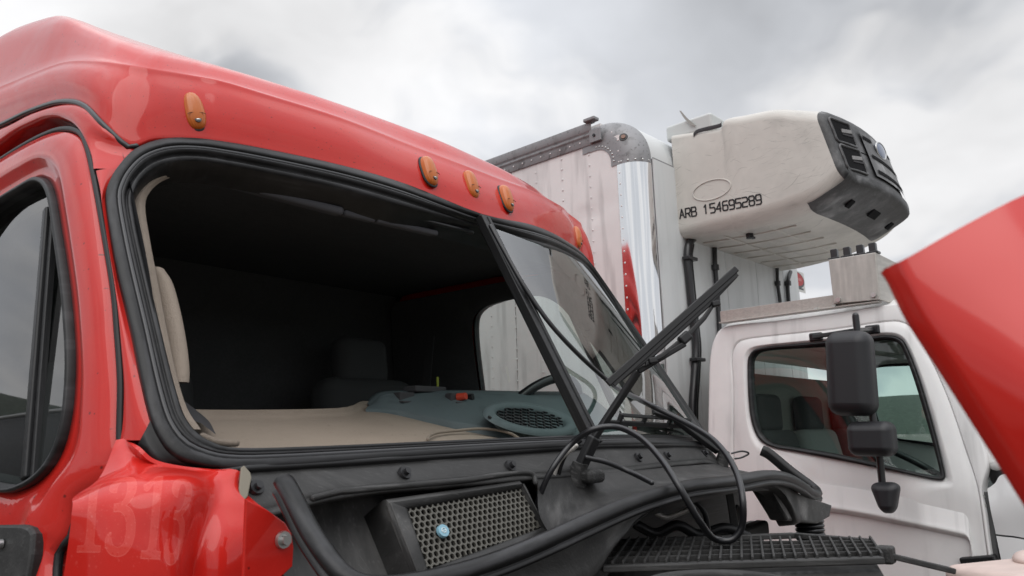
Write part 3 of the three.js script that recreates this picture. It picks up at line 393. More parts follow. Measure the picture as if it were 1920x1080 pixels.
// ---------------------------------------------------------------- cowl below the windscreen
{
  const T = [...[[-0.011,2.0126,0.1648],[-0.3975,2.0069,0.1435],[-0.5812,2.0035,0.1174],[-0.7324,2.0004,0.0884],[-0.8171,1.9989,0.0688],[-0.8862,1.9971,0.0516]], [-0.95, 1.99, 0.02]].map((p, i) => i === 0 ? [0, p[1], p[2]] : p);
  const Bt = [...[[-0.068,1.9639,0.1989],[-0.2669,1.9677,0.1865],[-0.5213,1.9664,0.1561],[-0.6704,1.9645,0.1296],[-0.7718,1.9566,0.1113],[-0.8641,1.9421,0.0958]], [-0.97, 1.94, 0.06]].map((p, i) => i === 0 ? [0, p[1], p[2]] : p);
  const rows = [T.map((p) => add(p, [0, 0.02, -0.06])), T.map((p) => add(p, [0, 0.006, -0.006])), T, T.map((p, i) => add(lerp(p, Bt[i], 0.2), [0, 0, 0.003])), T.map((p, i) => add(lerp(p, Bt[i], 0.8), [0, 0, 0.004])), Bt, Bt.map((p) => add(p, [0, -0.012, 0.002])), Bt.map((p) => add(p, [0, -0.02, -0.05]))];
  const cowl = part('cowl_panel', grid(rows.map(sym), 6, 3), MPlastic, red, 'dusty black plastic cowl under the windscreen');
  part('cowl_lip', tube(sym(T.map((p) => add(p, [0, 0.008, -0.002]))), 0.007, { seg: 160 }), MRubber, cowl);
  const bn = [0, 0.48, 0.88];
  for (const q of [[-0.8716,1.9772,0.0786],[-0.5985,1.9868,0.1355],[-0.3342,1.9882,0.1729],[0.1768,1.9886,0.1852],[0.3621,1.987,0.1706],[0.7281,1.9829,0.111]]) { const b = part('cowl_bolt', cyl(add(q, bn, -0.004), bn, 0.0135, 0.006, 24, 0.012), MBolt, cowl); const hx = cyl(add(q, bn, 0.0), bn, 0.0075, 0.010, 6, 0.007); part('bolt_head', hx, MBolt, b); }
  // lower cowl: recessed pocket on the passenger side, sloping shelf in the middle and towards the driver side
  const pb = [[-0.8091,1.9397,0.0144],[-0.7085,1.9563,0.029],[-0.5976,1.9649,0.0467],[-0.4331,1.9671,0.0717],[-0.1575,1.9681,0.0964]], pbb = [[-0.8209,1.8104,0.0976],[-0.7403,1.7839,0.1317],[-0.6268,1.768,0.1645],[-0.4929,1.7576,0.1934],[-0.2853,1.7469,0.2243]], pf = [[-0.8617,1.9427,0.0922],[-0.769,1.9572,0.1076],[-0.6672,1.9652,0.1259],[-0.5173,1.9671,0.1524],[-0.2615,1.9685,0.1825]];
  part('intake_pocket', grid([pf, pf.map((p) => add(p, [0, -0.004, -0.01])), pb, pbb], 5, 4, { linV: true }), MPlastic, red);
  const ledge = [[-0.7859,1.9542,0.1112],[-0.7333,1.962,0.1193],[-0.7257,1.9616,0.1213],[-0.6512,1.9634,0.1362],[-0.4853,1.9654,0.1643],[-0.2781,1.9671,0.1878],[-0.2827,1.951,0.1963]]; part('pocket_ledge', tube(ledge, 0.006, { seg: 60 }), MPlastic, red);
  // moulded shelf from the pocket to the far side
  const sa = [...[[-0.2614,1.9663,0.1837],[-0.1634,1.9661,0.1903]], [0, 1.958, 0.205], [0.35, 1.955, 0.19], [0.7, 1.95, 0.13], [0.95, 1.945, 0.06]];
  const sb = [...[[-0.33,1.8969,0.2376],[-0.215,1.9036,0.2436]], [0.0, 1.925, 0.27], [0.35, 1.93, 0.26], [0.7, 1.93, 0.2], [0.97, 1.92, 0.12]];
  const sc = [...[[-0.572,1.8827,0.4446],[-0.5086,1.8974,0.4541]], [0.0, 1.93, 0.47], [0.35, 1.92, 0.46], [0.7, 1.89, 0.41], [0.97, 1.88, 0.34]];
  part('cowl_shelf', grid([sa.map((p) => add(p, [0, 0.0, -0.03])), sa, sb, sc, sc.map((p) => add(p, [0, -0.022, 0]))], 6, 5), MPlastic, red);
  // honeycomb air intake
  const A = [[-0.6123,1.922,0.1525],[-0.3065,1.9405,0.1859],[-0.3085,1.8635,0.2281],[-0.6162,1.8225,0.2065]], O = [[-0.6526,1.9362,0.1488],[-0.3233,1.9501,0.191],[-0.3133,1.8544,0.2446],[-0.6474,1.8091,0.2198]];
  const ux = nrm(sub(A[1], A[0])), uy0 = sub(A[3], A[0]), nI = nrm(crs(uy0, ux)), nF = nI[2] < 0 ? nI.map((v) => -v) : nI, uy = nrm(crs(nF, ux).map((v) => v)), dn = uy[1] > 0 ? uy.map((v) => -v) : uy;
  const box = part('air_intake', merge([
    fromGrid([[O, -0.012], [O, 0.002, 0.02], [O, 0.006, 0.12], [O, 0.006, 0.8], [A, 0.004], [A, -0.02]].map(([L, o, k]) => [0, 1, 2, 3].flatMap((e) => [0.001, 0.06, 0.35, 0.65, 0.94, 0.999].map((t) => { const q = lerp(L[e], L[(e + 1) % 4], t), a = lerp(A[e], A[(e + 1) % 4], t); return add(k ? lerp(q, a, k) : q, nF, o); }))), true),
    grid([[O[3], O[0], O[1], O[2]].map((p) => add(p, nF, 0.002)), [O[3], O[0], O[1], O[2]].map((p, i) => add(add(p, nF, -0.012), dn, i === 1 || i === 2 ? -0.012 : 0)), [O[3], O[0], O[1], O[2]].map((p, i) => add(add(p, nF, -0.10), dn, i === 1 || i === 2 ? -0.014 : 0))], 1, 3, { linU: true })]), MPlastic, red, 'black air intake box with a honeycomb screen');
  const hex = [], W = Math.hypot(...sub(A[1], A[0])) * 1.03, Hh = Math.hypot(...uy0) * 1.0, s = W / 24.5, r = s / Math.sqrt(3);
  const inQ = (p) => { for (let i = 0; i < 4; i++) { const e = sub(A[(i + 1) % 4], A[i]), d = sub(p, A[i]), c = crs(e, d); if (c[0] * nF[0] + c[1] * nF[1] + c[2] * nF[2] > 1e-5) return false; } return true; };
  for (let j = 0; j * r * 1.5 < Hh * 1.25; j++) for (let i = -3; i < 28; i++) { const c = add(add(A[0], ux, (i + (j & 1 ? 0.5 : 0)) * s), dn, j * r * 1.5); for (let k = 0; k < 3; k++) { const P = (m) => { const a = (m * 60 + 30) * Math.PI / 180; return add(add(c, ux, r * Math.cos(a)), dn, r * Math.sin(a)); }; const a = P(k), b = P(k + 1); if (inQ(lerp(a, b, 0.5))) hex.push(bar(a, b, 0.0036, 0.007, nF, 0.15)); } }
  part('honeycomb_screen', merge(hex), phys({ map: plasticMap, color: lin(3.6, 3.5, 3.1), roughness: 0.6 }), box, 'dusty honeycomb screen');
  part('filter_media', plate([A[0], A[3], A[2], A[1]].map((p) => add(p, nF, -0.03)), 0.005), phys({ map: tex(256, (u, v) => { const k = 0.05 + 0.06 * sst(0.45, 0.8, N2(u, v)); return [k * 1.05, k, k * 0.85]; }, true, 4, 4), roughness: 0.9 }), box);
  const bd = [[-0.5603,1.8806,0.1908]][0]; const badge = part('blue_badge', cyl(bd, nF, 0.0125, 0.006, 28, 0.0115), phys({ color: lin(0.22, 0.42, 0.52), roughness: 0.3, clearcoat: 0.5 }), box, 'small round pale blue cap on the screen');
  part('badge_mark', merge([frameAt(new THREE.TorusGeometry(0.0045, 0.001, 6, 20), add(bd, nF, 0.0062), ux, dn), bar(add(add(bd, ux, -0.006), nF, 0.0062), add(add(bd, ux, 0.006), nF, 0.0062), 0.0015, 0.001, nF)]), phys({ color: lin(0.6, 0.68, 0.7), roughness: 0.4 }), badge);
  // bulkhead rubber seal, symmetric
  const half = [[0, 1.952, 0.512], [-0.2, 1.953, 0.505], [-0.365, 1.94, 0.491], [-0.513, 1.915, 0.474], [-0.634, 1.89, 0.454], [-0.736, 1.874, 0.437], [-0.825, 1.866, 0.415], [-0.895, 1.868, 0.395], [-0.93, 1.884, 0.37], [-0.935, 1.93, 0.31], [-0.93, 1.985, 0.25], [-0.925, 2.0, 0.225]];
  const path = sym(half);
  const sweep = (prof, P, s = 4) => { const S = smooth(P, s), G = prof.map(() => []); S.forEach((p, i) => { const t = nrm(sub(S[Math.min(S.length - 1, i + 1)], S[Math.max(0, i - 1)])); let u = [0, 1, 0]; const sx = nrm(crs(t, u)); u = crs(sx, t); const side = sx[2] < 0 && Math.abs(t[0]) > 0.3 ? -1 : 1; prof.forEach(([a, b], k) => G[k].push(add(add(p, sx, a * side), u, b))); }); return fromGrid([...G, G[0]]); };
  const seal = part('hood_seal', sweep([[-0.018, -0.006], [-0.016, 0.004], [-0.007, 0.009], [0.005, 0.009], [0.015, 0.002], [0.018, -0.008], [0.013, -0.016], [0.008, -0.018], [0.010, -0.021], [0.016, -0.025], [0.014, -0.031], [0.0, -0.034], [-0.014, -0.028], [-0.017, -0.016]].map(([a, b]) => [a * 0.8, b * 0.82]), path.map((p) => add(p, [0, -0.006, 0])), 5), MRubber, red, 'thick black rubber bulkhead seal sweeping across the engine bay');
  // bulkhead panel under the seal, arched open over the engine
  const su = half.slice(0, 9).map((p) => add(p, [0, -0.03, -0.012])).reverse();
  const lowPx = [[-0.95, 1.74, 0.36], ...[[-0.8954,1.8348,0.3868],[-0.8159,1.8233,0.4056],[-0.6776,1.8103,0.4343],[-0.5677,1.806,0.4533],[-0.4921,1.8076,0.4644],[-0.4251,1.8592,0.4729],[-0.3082,1.9073,0.4848]], [0.0, 1.925, 0.5]];
  const bp = grid([su, su.map((p, i) => lerp(p, lowPx[i], 0.5)), lowPx, lowPx.map((p) => add(p, [0, -0.01, -0.05]))], 5, 3); part('bulkhead_panel', bp, MPlastic, red); part('bulkhead_panel', mirG(bp), MPlastic, red);
  // grey tray end on the driver side
  part('cowl_end_tray', plate([[0.3092,1.9214,0.41],[0.3545,1.907,0.41],[0.3997,1.856,0.41],[0.4418,1.8163,0.41],[0.6715,1.7863,0.41],[0.7857,1.7951,0.41],[0.8153,1.8262,0.41]].slice().reverse(), 0.05, { bevel: 0.006 }), phys({ map: plasticMap, color: lin(2.2, 2.2, 2.2), roughness: 0.6 }), red);
  const fw = new THREE.BoxGeometry(1.95, 0.85, 0.04); fw.translate(0, 1.33, 0.16); part('firewall', fw, MPlastic, red); const fu = new RoundedBoxGeometry(1.05, 0.22, 0.05, 2, 0.02); fu.translate(0.3, 1.81, 0.17); part('firewall_insulation', fu, MRubber, red);
  const eng = merge([frameAt(new RoundedBoxGeometry(0.5, 0.5, 0.9, 3, 0.05), [0.25, 1.3, 0.8], [1, 0, 0], [0, 1, 0]), cyl([0.55, 1.5, 0.5], [0, 0, 1], 0.11, 0.5), cyl([0.1, 1.56, 0.3], [0.3, 0, 1], 0.07, 0.6), bar([0.3, 1.62, 0.3], [0.42, 1.85, 0.34], 0.03, 0.006, [0, 0, 1]), bar([0.15, 1.75, 0.3], [0.6, 1.78, 0.33], 0.04, 0.04)]);
  part('coolant_pipe', tube([[0.0022,1.8666,0.3224],[0.0167,1.8588,0.3383],[0.0343,1.8674,0.3632],[0.0516,1.8784,0.3885]], 0.006), MGalv, red);
  part('engine_bracket', plate([[0.233,1.923,0.3855],[0.2448,1.9263,0.4014],[0.2607,1.8579,0.3995],[0.2751,1.7998,0.3991],[0.2624,1.7978,0.3824],[0.2492,1.8584,0.3852]].slice().reverse(), 0.006), MPlastic, red);
  part('wiring_loom', tube([[0.0232,1.8375,0.2575],[0.0529,1.818,0.2887],[0.0814,1.8348,0.3301],[0.1153,1.8126,0.3658],[0.1522,1.8254,0.4163],[0.1857,1.8057,0.4524]], 0.012, { seg: 80 }), MRubber, red);
  part('fuel_line', tube([[0.0202,1.9008,0.4054],[0.0391,1.8711,0.4196],[0.0537,1.8184,0.4211]], 0.006), MRubber, red);
  part('engine_block', eng, phys({ color: lin(0.02, 0.02, 0.02), roughness: 0.6 }), red);
}
{ // black corner filler between gasket, pillar foot and fender
  const a = [gOut[15], gOut[16], gOut[17], gOut[18], gOut[19]], b = [[-1.0077,2.0559,-0.0428],[-1.0029,2.0373,-0.0293],[-0.989,2.0201,-0.0139],[-0.9528,2.007,0.0056],[-0.8824,1.9952,0.0333]];
  part('gasket_corner', grid([a.map((p) => add(p, [0, 0, 0.006])), a.map((p, i) => add(lerp(p, b[i], 0.5), [0, 0, 0.004])), b, b.map((p) => add(p, [0, -0.03, -0.03]))], 5, 3), MRubber, red);
}
// red fender corner with the ghost of removed number decals
{
  const rows = [
    [...[[-1.022,2.0547,-0.0878],[-1.012,2.055,-0.0728]], ...[[-1.02,2.0457,-0.0163],[-1.0028,2.0254,0.0023],[-0.9626,2.0131,0.0227]], ...[[-0.896,2.0018,0.0514]], ...[[-0.885,1.9844,0.0459],[-0.868,1.9553,0.0442]]],
    [...[[-1.04,2.0192,-0.0685],[-1.03,2.0219,-0.0336],[-1.005,2.0192,-0.0211],[-0.985,2.0125,-0.0007],[-0.95,2.0043,0.0202],[-0.908,1.9957,0.056],[-0.89,1.9739,0.0592],[-0.862,1.9413,0.0706]]],
    [...[[-1.065,1.9916,-0.0457],[-1.05,2.0036,-0.0056],[-1.03,2.0081,0.0306],[-1.005,2.0046,0.0512],[-0.97,1.9973,0.0612],[-0.93,1.9814,0.0659],[-0.91,1.9617,0.0843],[-0.86,1.9312,0.0976]]],
    [...[[-1.105,1.9714,-0.0231],[-1.085,1.9883,0.0343],[-1.06,1.9946,0.0723],[-1.03,1.9931,0.0998],[-0.995,1.985,0.0993],[-0.955,1.9611,0.0855],[-0.93,1.9398,0.0989],[-0.865,1.9183,0.1128]]],
    [...[[-1.118,1.9606,0.0087],[-1.1,1.9679,0.0627],[-1.075,1.9705,0.1032],[-1.045,1.9672,0.1223],[-1.01,1.9547,0.1145],[-0.972,1.928,0.0939],[-0.945,1.9147,0.1151],[-0.87,1.8989,0.1169]]],
    [...[[-1.12,1.9283,0.0126],[-1.105,1.9297,0.0768],[-1.08,1.9287,0.1115],[-1.05,1.9241,0.1266],[-1.02,1.9141,0.1194],[-0.985,1.892,0.0994],[-0.955,1.886,0.1238],[-0.875,1.8716,0.1159]]],
    [...[[-1.12,1.885,0.007],[-1.107,1.8883,0.0784],[-1.082,1.8861,0.1139],[-1.055,1.8815,0.1311],[-1.03,1.8746,0.1305],[-0.99,1.8555,0.0972],[-0.96,1.8497,0.1265],[-0.88,1.8352,0.1141]]],
    [...[[-1.12,1.7853,-0.0083],[-1.107,1.7931,0.0751],[-1.082,1.7926,0.112],[-1.055,1.7895,0.1306],[-1.03,1.7847,0.1331],[-0.995,1.7743,0.1055],[-0.96,1.7694,0.1232],[-0.885,1.7535,0.1166]]]];
  const g = grid(rows, 6, 6, { thick: 0.006 });
  const cv = document.createElement('canvas'); cv.width = cv.height = 1024; const x = cv.getContext('2d'); x.fillStyle = '#cb261e'; x.fillRect(0, 0, 1024, 1024);
  for (let i = 0; i < 900; i++) { x.fillStyle = `rgba(${200 + 12 * rnd() | 0},${28 + 10 * rnd() | 0},${22 + 10 * rnd() | 0},0.2)`; x.beginPath(); x.arc(rnd() * 1024, rnd() * 1024, 2 + 10 * rnd(), 0, 7); x.fill(); }
  // uv runs in metres from the door edge; numbers read left to right
  x.font = 'bold 600px serif'; x.textBaseline = 'alphabetic';
  const put = (ch, px, py, sx, rot) => { x.save(); x.translate(px, py); x.rotate(rot); x.scale(sx, 1); x.fillStyle = 'rgba(226,112,104,0.36)'; x.fillText(ch, 0, 0); x.strokeStyle = 'rgba(235,140,132,0.45)'; x.lineWidth = 3; x.strokeText(ch, 0, 0); x.restore(); };
  put('1', 20, 830, 0.40, 0); put('3', 150, 840, 0.44, 0); put('1', 300, 850, 0.40, 0); put('3', 430, 860, 0.44, 0);
  for (let i = 0; i < 1600; i++) { const a = 10 + rnd() * 640, b = 400 + rnd() * 480; x.fillStyle = rnd() < 0.6 ? 'rgba(203,38,30,0.6)' : 'rgba(235,150,140,0.18)'; x.beginPath(); x.arc(a, b, 1 + 5 * rnd() * rnd(), 0, 7); x.fill(); }
  const t = new THREE.CanvasTexture(cv); t.colorSpace = THREE.SRGBColorSpace; t.wrapS = t.wrapT = THREE.ClampToEdgeWrapping;
  // normalise uv so that the sheet spans 0..1
  const U = g.attributes.uv; let mu = 0, mv = 0; for (let i = 0; i < U.count; i++) { mu = Math.max(mu, U.getX(i)); mv = Math.max(mv, U.getY(i)); } for (let i = 0; i < U.count; i++) U.setXY(i, U.getX(i) / mu, U.getY(i) / mv);
  const fender = part('fender_corner', g, phys({ map: t, roughnessMap: redRough, roughness: 1, specularIntensity: 0.25, clearcoat: 0.8, clearcoatRoughness: 0.08, side: THREE.DoubleSide }), red, 'red cowl corner with ghost marks of the removed number 1313');
  part('mounting_tab', plate([[-0.9891,1.9698,0.232],[-0.952,1.9511,0.232],[-0.9249,1.9327,0.232],[-0.9136,1.9168,0.232],[-0.9094,1.898,0.232],[-0.9104,1.8712,0.232],[-0.9253,1.8617,0.232],[-0.9524,1.8468,0.232],[-0.9896,1.8492,0.232]].slice().reverse(), 0.006, { bevel: 0.002 }), MRed, fender, 'red mounting tab with a steel bolt');
  const bp = [[-0.9294,1.9098,0.233]][0], bn = [0, 0, 1]; const b = part('tab_bolt', cyl(add(bp, bn, 0.0), bn, 0.0125, 0.005, 28, 0.0115), MSteel, fender); part('bolt_head', cyl(add(bp, bn, 0.004), bn, 0.0075, 0.008, 6), MSteel, b);
  part('hood_guide_clip', plate([[-0.8926,2.0092,0.0639],[-0.8867,2.0123,0.0636],[-0.8805,2.0002,0.0728],[-0.8811,1.9927,0.0772],[-0.8952,1.9649,0.0904],[-0.9089,1.9538,0.0934],[-0.905,1.9776,0.0798]].slice().reverse(), 0.006, { bevel: 0.0015 }), phys({ color: lin(0.2, 0.18, 0.14), roughness: 0.55, metalness: 0.3 }), red, 'bent grey brown metal clip by the windscreen corner');
}
// hood, tipped forward, close to the lens
{
  const r1 = [[-1.055,2.1421,1.0829],[-1.0567,2.1331,1.087],[-1.0583,2.1067,1.0954],[-1.06,2.0727,1.1105],[-1.0617,2.0353,1.1268],[-1.0633,1.9886,1.1469],[-1.065,1.926,1.172]], r2 = [[-1.066,2.1476,1.1032],[-1.069,2.1292,1.108],[-1.072,2.1035,1.1165],[-1.075,2.072,1.1305],[-1.078,2.0378,1.1463],[-1.081,1.9977,1.1653],[-1.084,1.9417,1.1865]], r3 = [[-1.045,2.166,1.1319],[-1.0558,2.1401,1.1399],[-1.0667,2.11,1.149],[-1.0775,2.0785,1.1622],[-1.0883,2.0469,1.1763],[-1.0992,2.0129,1.1905],[-1.11,1.9655,1.2083]], r4 = [[-1.01,2.1899,1.1704],[-1.0283,2.1559,1.1767],[-1.0467,2.1208,1.1841],[-1.065,2.0887,1.1933],[-1.0833,2.0569,1.2033],[-1.1017,2.0234,1.2156],[-1.12,1.9849,1.2299]];
  const r5 = r4.map((p, i) => add(add(p, sub(p, r3[i]), 1.0), [0.015, -0.004, 0])), r6 = r5.map((p, i) => add(add(p, sub(r5[i], r4[i]), 2.2), [0.08, -0.02, 0])), r0 = r1.map((p) => add(p, [0.03, -0.005, 0.012]));
  part('hood', grid([r0, r1.map((p, i) => lerp(p, r0[i], 0.15)), r1, r1.map((p, i) => add(lerp(p, r2[i], 0.45), [-0.003, 0, 0])), r2, r3, r4, r5, r6], 5, 4, { thick: 0.006 }), MRedHood, red, 'red hood tipped open, its corner very close and out of focus');
}
// ---------------------------------------------------------------- wipers, loose trim, engine bay fittings
{
  const piv = [[-0.1318,1.9856,0.203]][0], j = [[-0.0418,2.1863,0.3202]][0], t0 = [[-0.1144,2.1554,0.2843]][0], t1 = [[0.1461,2.4261,0.5029]][0];
  const w = new THREE.Group(); w.name = 'wiper'; w.userData.label = 'black wiper raised off the missing pane'; red.add(w);
  part('wiper_pivot', merge([cyl(add(piv, [0, -0.045, -0.01]), [0, 0.9, 0.35], 0.026, 0.05, 24, 0.017), frameAt(new RoundedBoxGeometry(0.06, 0.03, 0.1, 3, 0.012), add(piv, [0.02, -0.03, -0.005]), [1, 0, 0.1], [0, 1, 0])]), MPlastic, w);
  const k = lerp(piv, j, 0.28); part('wiper_arm', merge([bar(add(piv, [0, -0.02, 0]), k, 0.028, 0.022, [0, 0.3, 1]), bar(lerp(piv, j, 0.24), j, 0.017, 0.014, [0, 0.3, 1])]), MWiper, w);
  const L = (a) => lerp(t0, t1, a), up = nrm(crs(sub(t1, t0), nrm(sub(j, [-1.617, 2.036, 1.207])))), off = (a, d) => add(L(a), up, d);
  part('wiper_blade', merge([bar(off(0, 0.004), off(1, 0.004), 0.010, 0.016, up), bar(off(0.02, -0.006), off(0.98, -0.006), 0.005, 0.012, up)]), MWiper, w);
  const sgn = ((j[0] - L(0.25)[0]) * up[0] + (j[1] - L(0.25)[1]) * up[1] + (j[2] - L(0.25)[2]) * up[2]) > 0 ? 1 : -1;
  const br = (Q) => plate((sgn > 0 ? Q : [...Q].reverse()).map(([a, d]) => off(a, d * sgn)), 0.012, { bevel: 0.003 });
  part('blade_bridge', merge([br([[0.03, 0.004], [0.99, 0.004], [0.97, 0.013], [0.72, 0.021], [0.3, 0.021], [0.06, 0.012]]), br([[0.24, 0.016], [0.34, 0.026], [0.5, 0.03], [0.66, 0.026], [0.8, 0.016], [0.78, 0.024], [0.66, 0.037], [0.5, 0.043], [0.33, 0.037], [0.22, 0.024]]), bar(off(0.25, 0.02 * sgn), off(0.29, 0.03 * sgn), 0.016, 0.014, up), bar(off(0.74, 0.02 * sgn), off(0.78, 0.03 * sgn), 0.016, 0.014, up)]), MWiper, w);
  part('arm_hook', merge([bar(j, off(0.47, 0.046 * sgn), 0.015, 0.013, up), frameAt(new RoundedBoxGeometry(0.03, 0.024, 0.022, 2, 0.006), off(0.49, 0.036 * sgn), sub(t1, t0), up)]), MWiper, w);
  // parked far wiper
  const w2 = new THREE.Group(); w2.name = 'wiper'; w2.userData.label = 'black wiper parked along the foot of the fitted pane'; red.add(w2);
  const a2 = [[0.5102,2.0902,0.1241],[0.359,2.1084,0.1364]], b2 = [[0.0872,2.0778,0.1531],[0.7517,2.068,0.0661]];
  part('wiper_arm', merge([bar([0.86, 1.99, 0.09], a2[0], 0.026, 0.018, [0, 0.5, 1]), bar(a2[0], a2[1], 0.014, 0.012, [0, 0.5, 1])]), MWiper, w2);
  part('wiper_blade', merge([bar(b2[0], b2[1], 0.008, 0.014, [0, 0.8, 0.5]), bar(add(lerp(b2[0], b2[1], 0.1), [0, 0.02, 0.01]), add(lerp(b2[0], b2[1], 0.9), [0, 0.02, 0.01]), 0.012, 0.01), ...[0.1, 0.35, 0.65, 0.9].map((q) => bar(lerp(b2[0], b2[1], q), add(lerp(b2[0], b2[1], q), [0, 0.024, 0.012]), 0.012, 0.012, [1, 0, 0]))]), MWiper, w2);
  part('wiper_pivot', cyl([0.86, 1.93, 0.10], [0, 0.9, 0.3], 0.025, 0.06, 20, 0.017), MPlastic, w2);
  // dangling windscreen trim strip: from the head of the post down and round in a long loop
  part('loose_trim_strip', tube([...[[-0.0164,2.6294,-0.1314],[-0.0104,2.5526,-0.0909],[0.0036,2.4411,-0.0321],[0.037,2.3442,0.0187],[0.1058,2.2597,0.0614],[0.2063,2.1862,0.0947]], ...[[0.0007,2.1142,0.3179]], ...[[-0.0095,2.064,0.4202]], ...[[-0.059,2.02,0.5078]], ...[[-0.0973,1.9694,0.5581]], ...[[-0.1482,1.9119,0.5905],[-0.1432,1.862,0.5807],[-0.1517,1.8405,0.5631],[-0.1689,1.8413,0.5416]], ...[[-0.2539,1.8857,0.5471],[-0.2833,1.9443,0.5289]], ...[[-0.2423,2.0012,0.4674]], ...[[-0.2019,2.0412,0.4]], ...[[-0.1825,2.0618,0.3325],[-0.2099,2.0565,0.2962]], ...[[-0.216,2.0288,0.2469]], ...[[-0.26,1.9773,0.224],[-0.2687,1.9229,0.1957],[-0.2697,1.8847,0.1821]]], 0.0065, { seg: 400, rad: 10 }), MBlack, red, 'loose black rubber trim looping from the post into the engine bay');
  part('washer_hose', tube([...[[-0.1714,2.035,0.2394],[-0.1867,2.0083,0.2116],[-0.1914,1.9628,0.1911],[-0.1872,1.9113,0.1798]], ...[[-0.2441,1.8764,0.2282]]], 0.005, { seg: 90 }), MRubber, red);
  part('washer_hose', tube([...[[-0.1842,2.0238,0.2362],[-0.202,1.9952,0.2045],[-0.2062,1.9522,0.1854],[-0.2043,1.9067,0.1732]], ...[[-0.2701,1.8648,0.2244]]], 0.0055, { seg: 90 }), MGalv, red);
  part('washer_hose', tube([...[[-0.1404,1.9973,0.2336],[-0.1132,1.9868,0.2646],[-0.0809,1.9668,0.2989]], ...[[-0.0973,1.9418,0.3687]]], 0.006, { seg: 60 }), MBlack, red);
  part('hook_wire', tube([[0.8694,1.9784,0.1392],[0.8905,1.9843,0.1676],[0.9046,1.9767,0.1831],[0.8911,1.9637,0.1618],[0.8784,1.9608,0.1449]], 0.003), MBlack, red);
}
{ // air filter housing with ribbed lid
  const y = 1.82, q = [[-0.4426,1.82,0.4525],[-0.1267,1.82,0.3028],[0.1235,1.82,0.5866],[0.0831,1.82,0.7512],[-0.1434,1.82,0.8283]], far = q[1], fr = q[2], rt = q[3], nr = q[4], nl = q[0];
  const box = part('air_filter_housing', merge([plate([nl, nr, rt, fr, far], 0.20, { bevel: 0.012 }).translate(0, -0.016, 0), bar(nl, nr, 0.02, 0.012), bar(far, fr, 0.014, 0.012), bar(fr, rt, 0.014, 0.012)]), MPlastic, red, 'black air filter housing with a ribbed lid');
  const ribs = []; for (let i = 0; i <= 26; i++) { const t = i / 26; ribs.push(bar(add(lerp(nl, nr, t), [0, 0.004, 0]), add(lerp(far, rt, t), [0, 0.004, 0]), 0.004, 0.016)); } for (let i = 1; i < 5; i++) { const t = i / 5; ribs.push(bar(add(lerp(nl, far, t), [0, 0.003, 0]), add(lerp(nr, rt, t), [0, 0.003, 0]), 0.004, 0.012)); }
  part('lid_ribs', merge(ribs), MPlastic, box);
  const c = [[-0.5274,1.825,0.7006]][0]; const tor = new THREE.TorusGeometry(0.1, 0.008, 10, 60); tor.rotateX(Math.PI / 2); tor.translate(c[0], c[1], c[2]); part('intake_ring', merge([tor, cyl(add(c, [0, -0.05, 0]), [0, 1, 0], 0.094, 0.045, 40)]), MPlastic, box);
  const cl = [[-0.0792,1.82,0.8173]][0]; part('housing_clip', merge([bar(cl, add(cl, [0.07, -0.03, 0.09]), 0.03, 0.01), frameAt(new RoundedBoxGeometry(0.03, 0.03, 0.03, 2, 0.005), cl, [1, 0, 0], [0, 1, 0])]), MPlastic, box);
  const hs = []; const h0 = [0.72, 1.74, 0.42]; for (let i = 0; i < 9; i++) { const t = new THREE.TorusGeometry(0.035, 0.006, 8, 24); t.rotateX(Math.PI / 2); t.translate(h0[0], h0[1] + i * 0.012, h0[2]); hs.push(t); } hs.push(cyl(h0, [0, 1, 0], 0.033, 0.11)); part('corrugated_hose', merge(hs), MBlack, red);
  // coolant tank, pale translucent plastic
  const ct = [[-0.0578,1.8,0.906],[0.0642,1.8,0.9604],[0.1034,1.8,1.0094]]; const tank = new RoundedBoxGeometry(0.34, 0.12, 0.16, 4, 0.02); frameAt(tank, add(ct[1], [0.06, -0.065, 0.08]), sub(ct[2], ct[0]), [0, 1, 0]);
  const tk = part('coolant_tank', tank, phys({ map: tex(256, (u, v) => { const k = 0.95 - 0.12 * N1(u, v); return [0.88 * k, 0.79 * k, 0.755 * k]; }, true, 1, 1), roughness: 0.5 }), red, 'pale pinkish plastic coolant tank');
  const kn = new THREE.SphereGeometry(0.03, 18, 12); kn.scale(1.6, 0.5, 0.9); kn.translate(ct[1][0] + 0.07, ct[1][1] - 0.002, ct[1][2] + 0.05); part('tank_cap', kn, tk.material, tk);
}

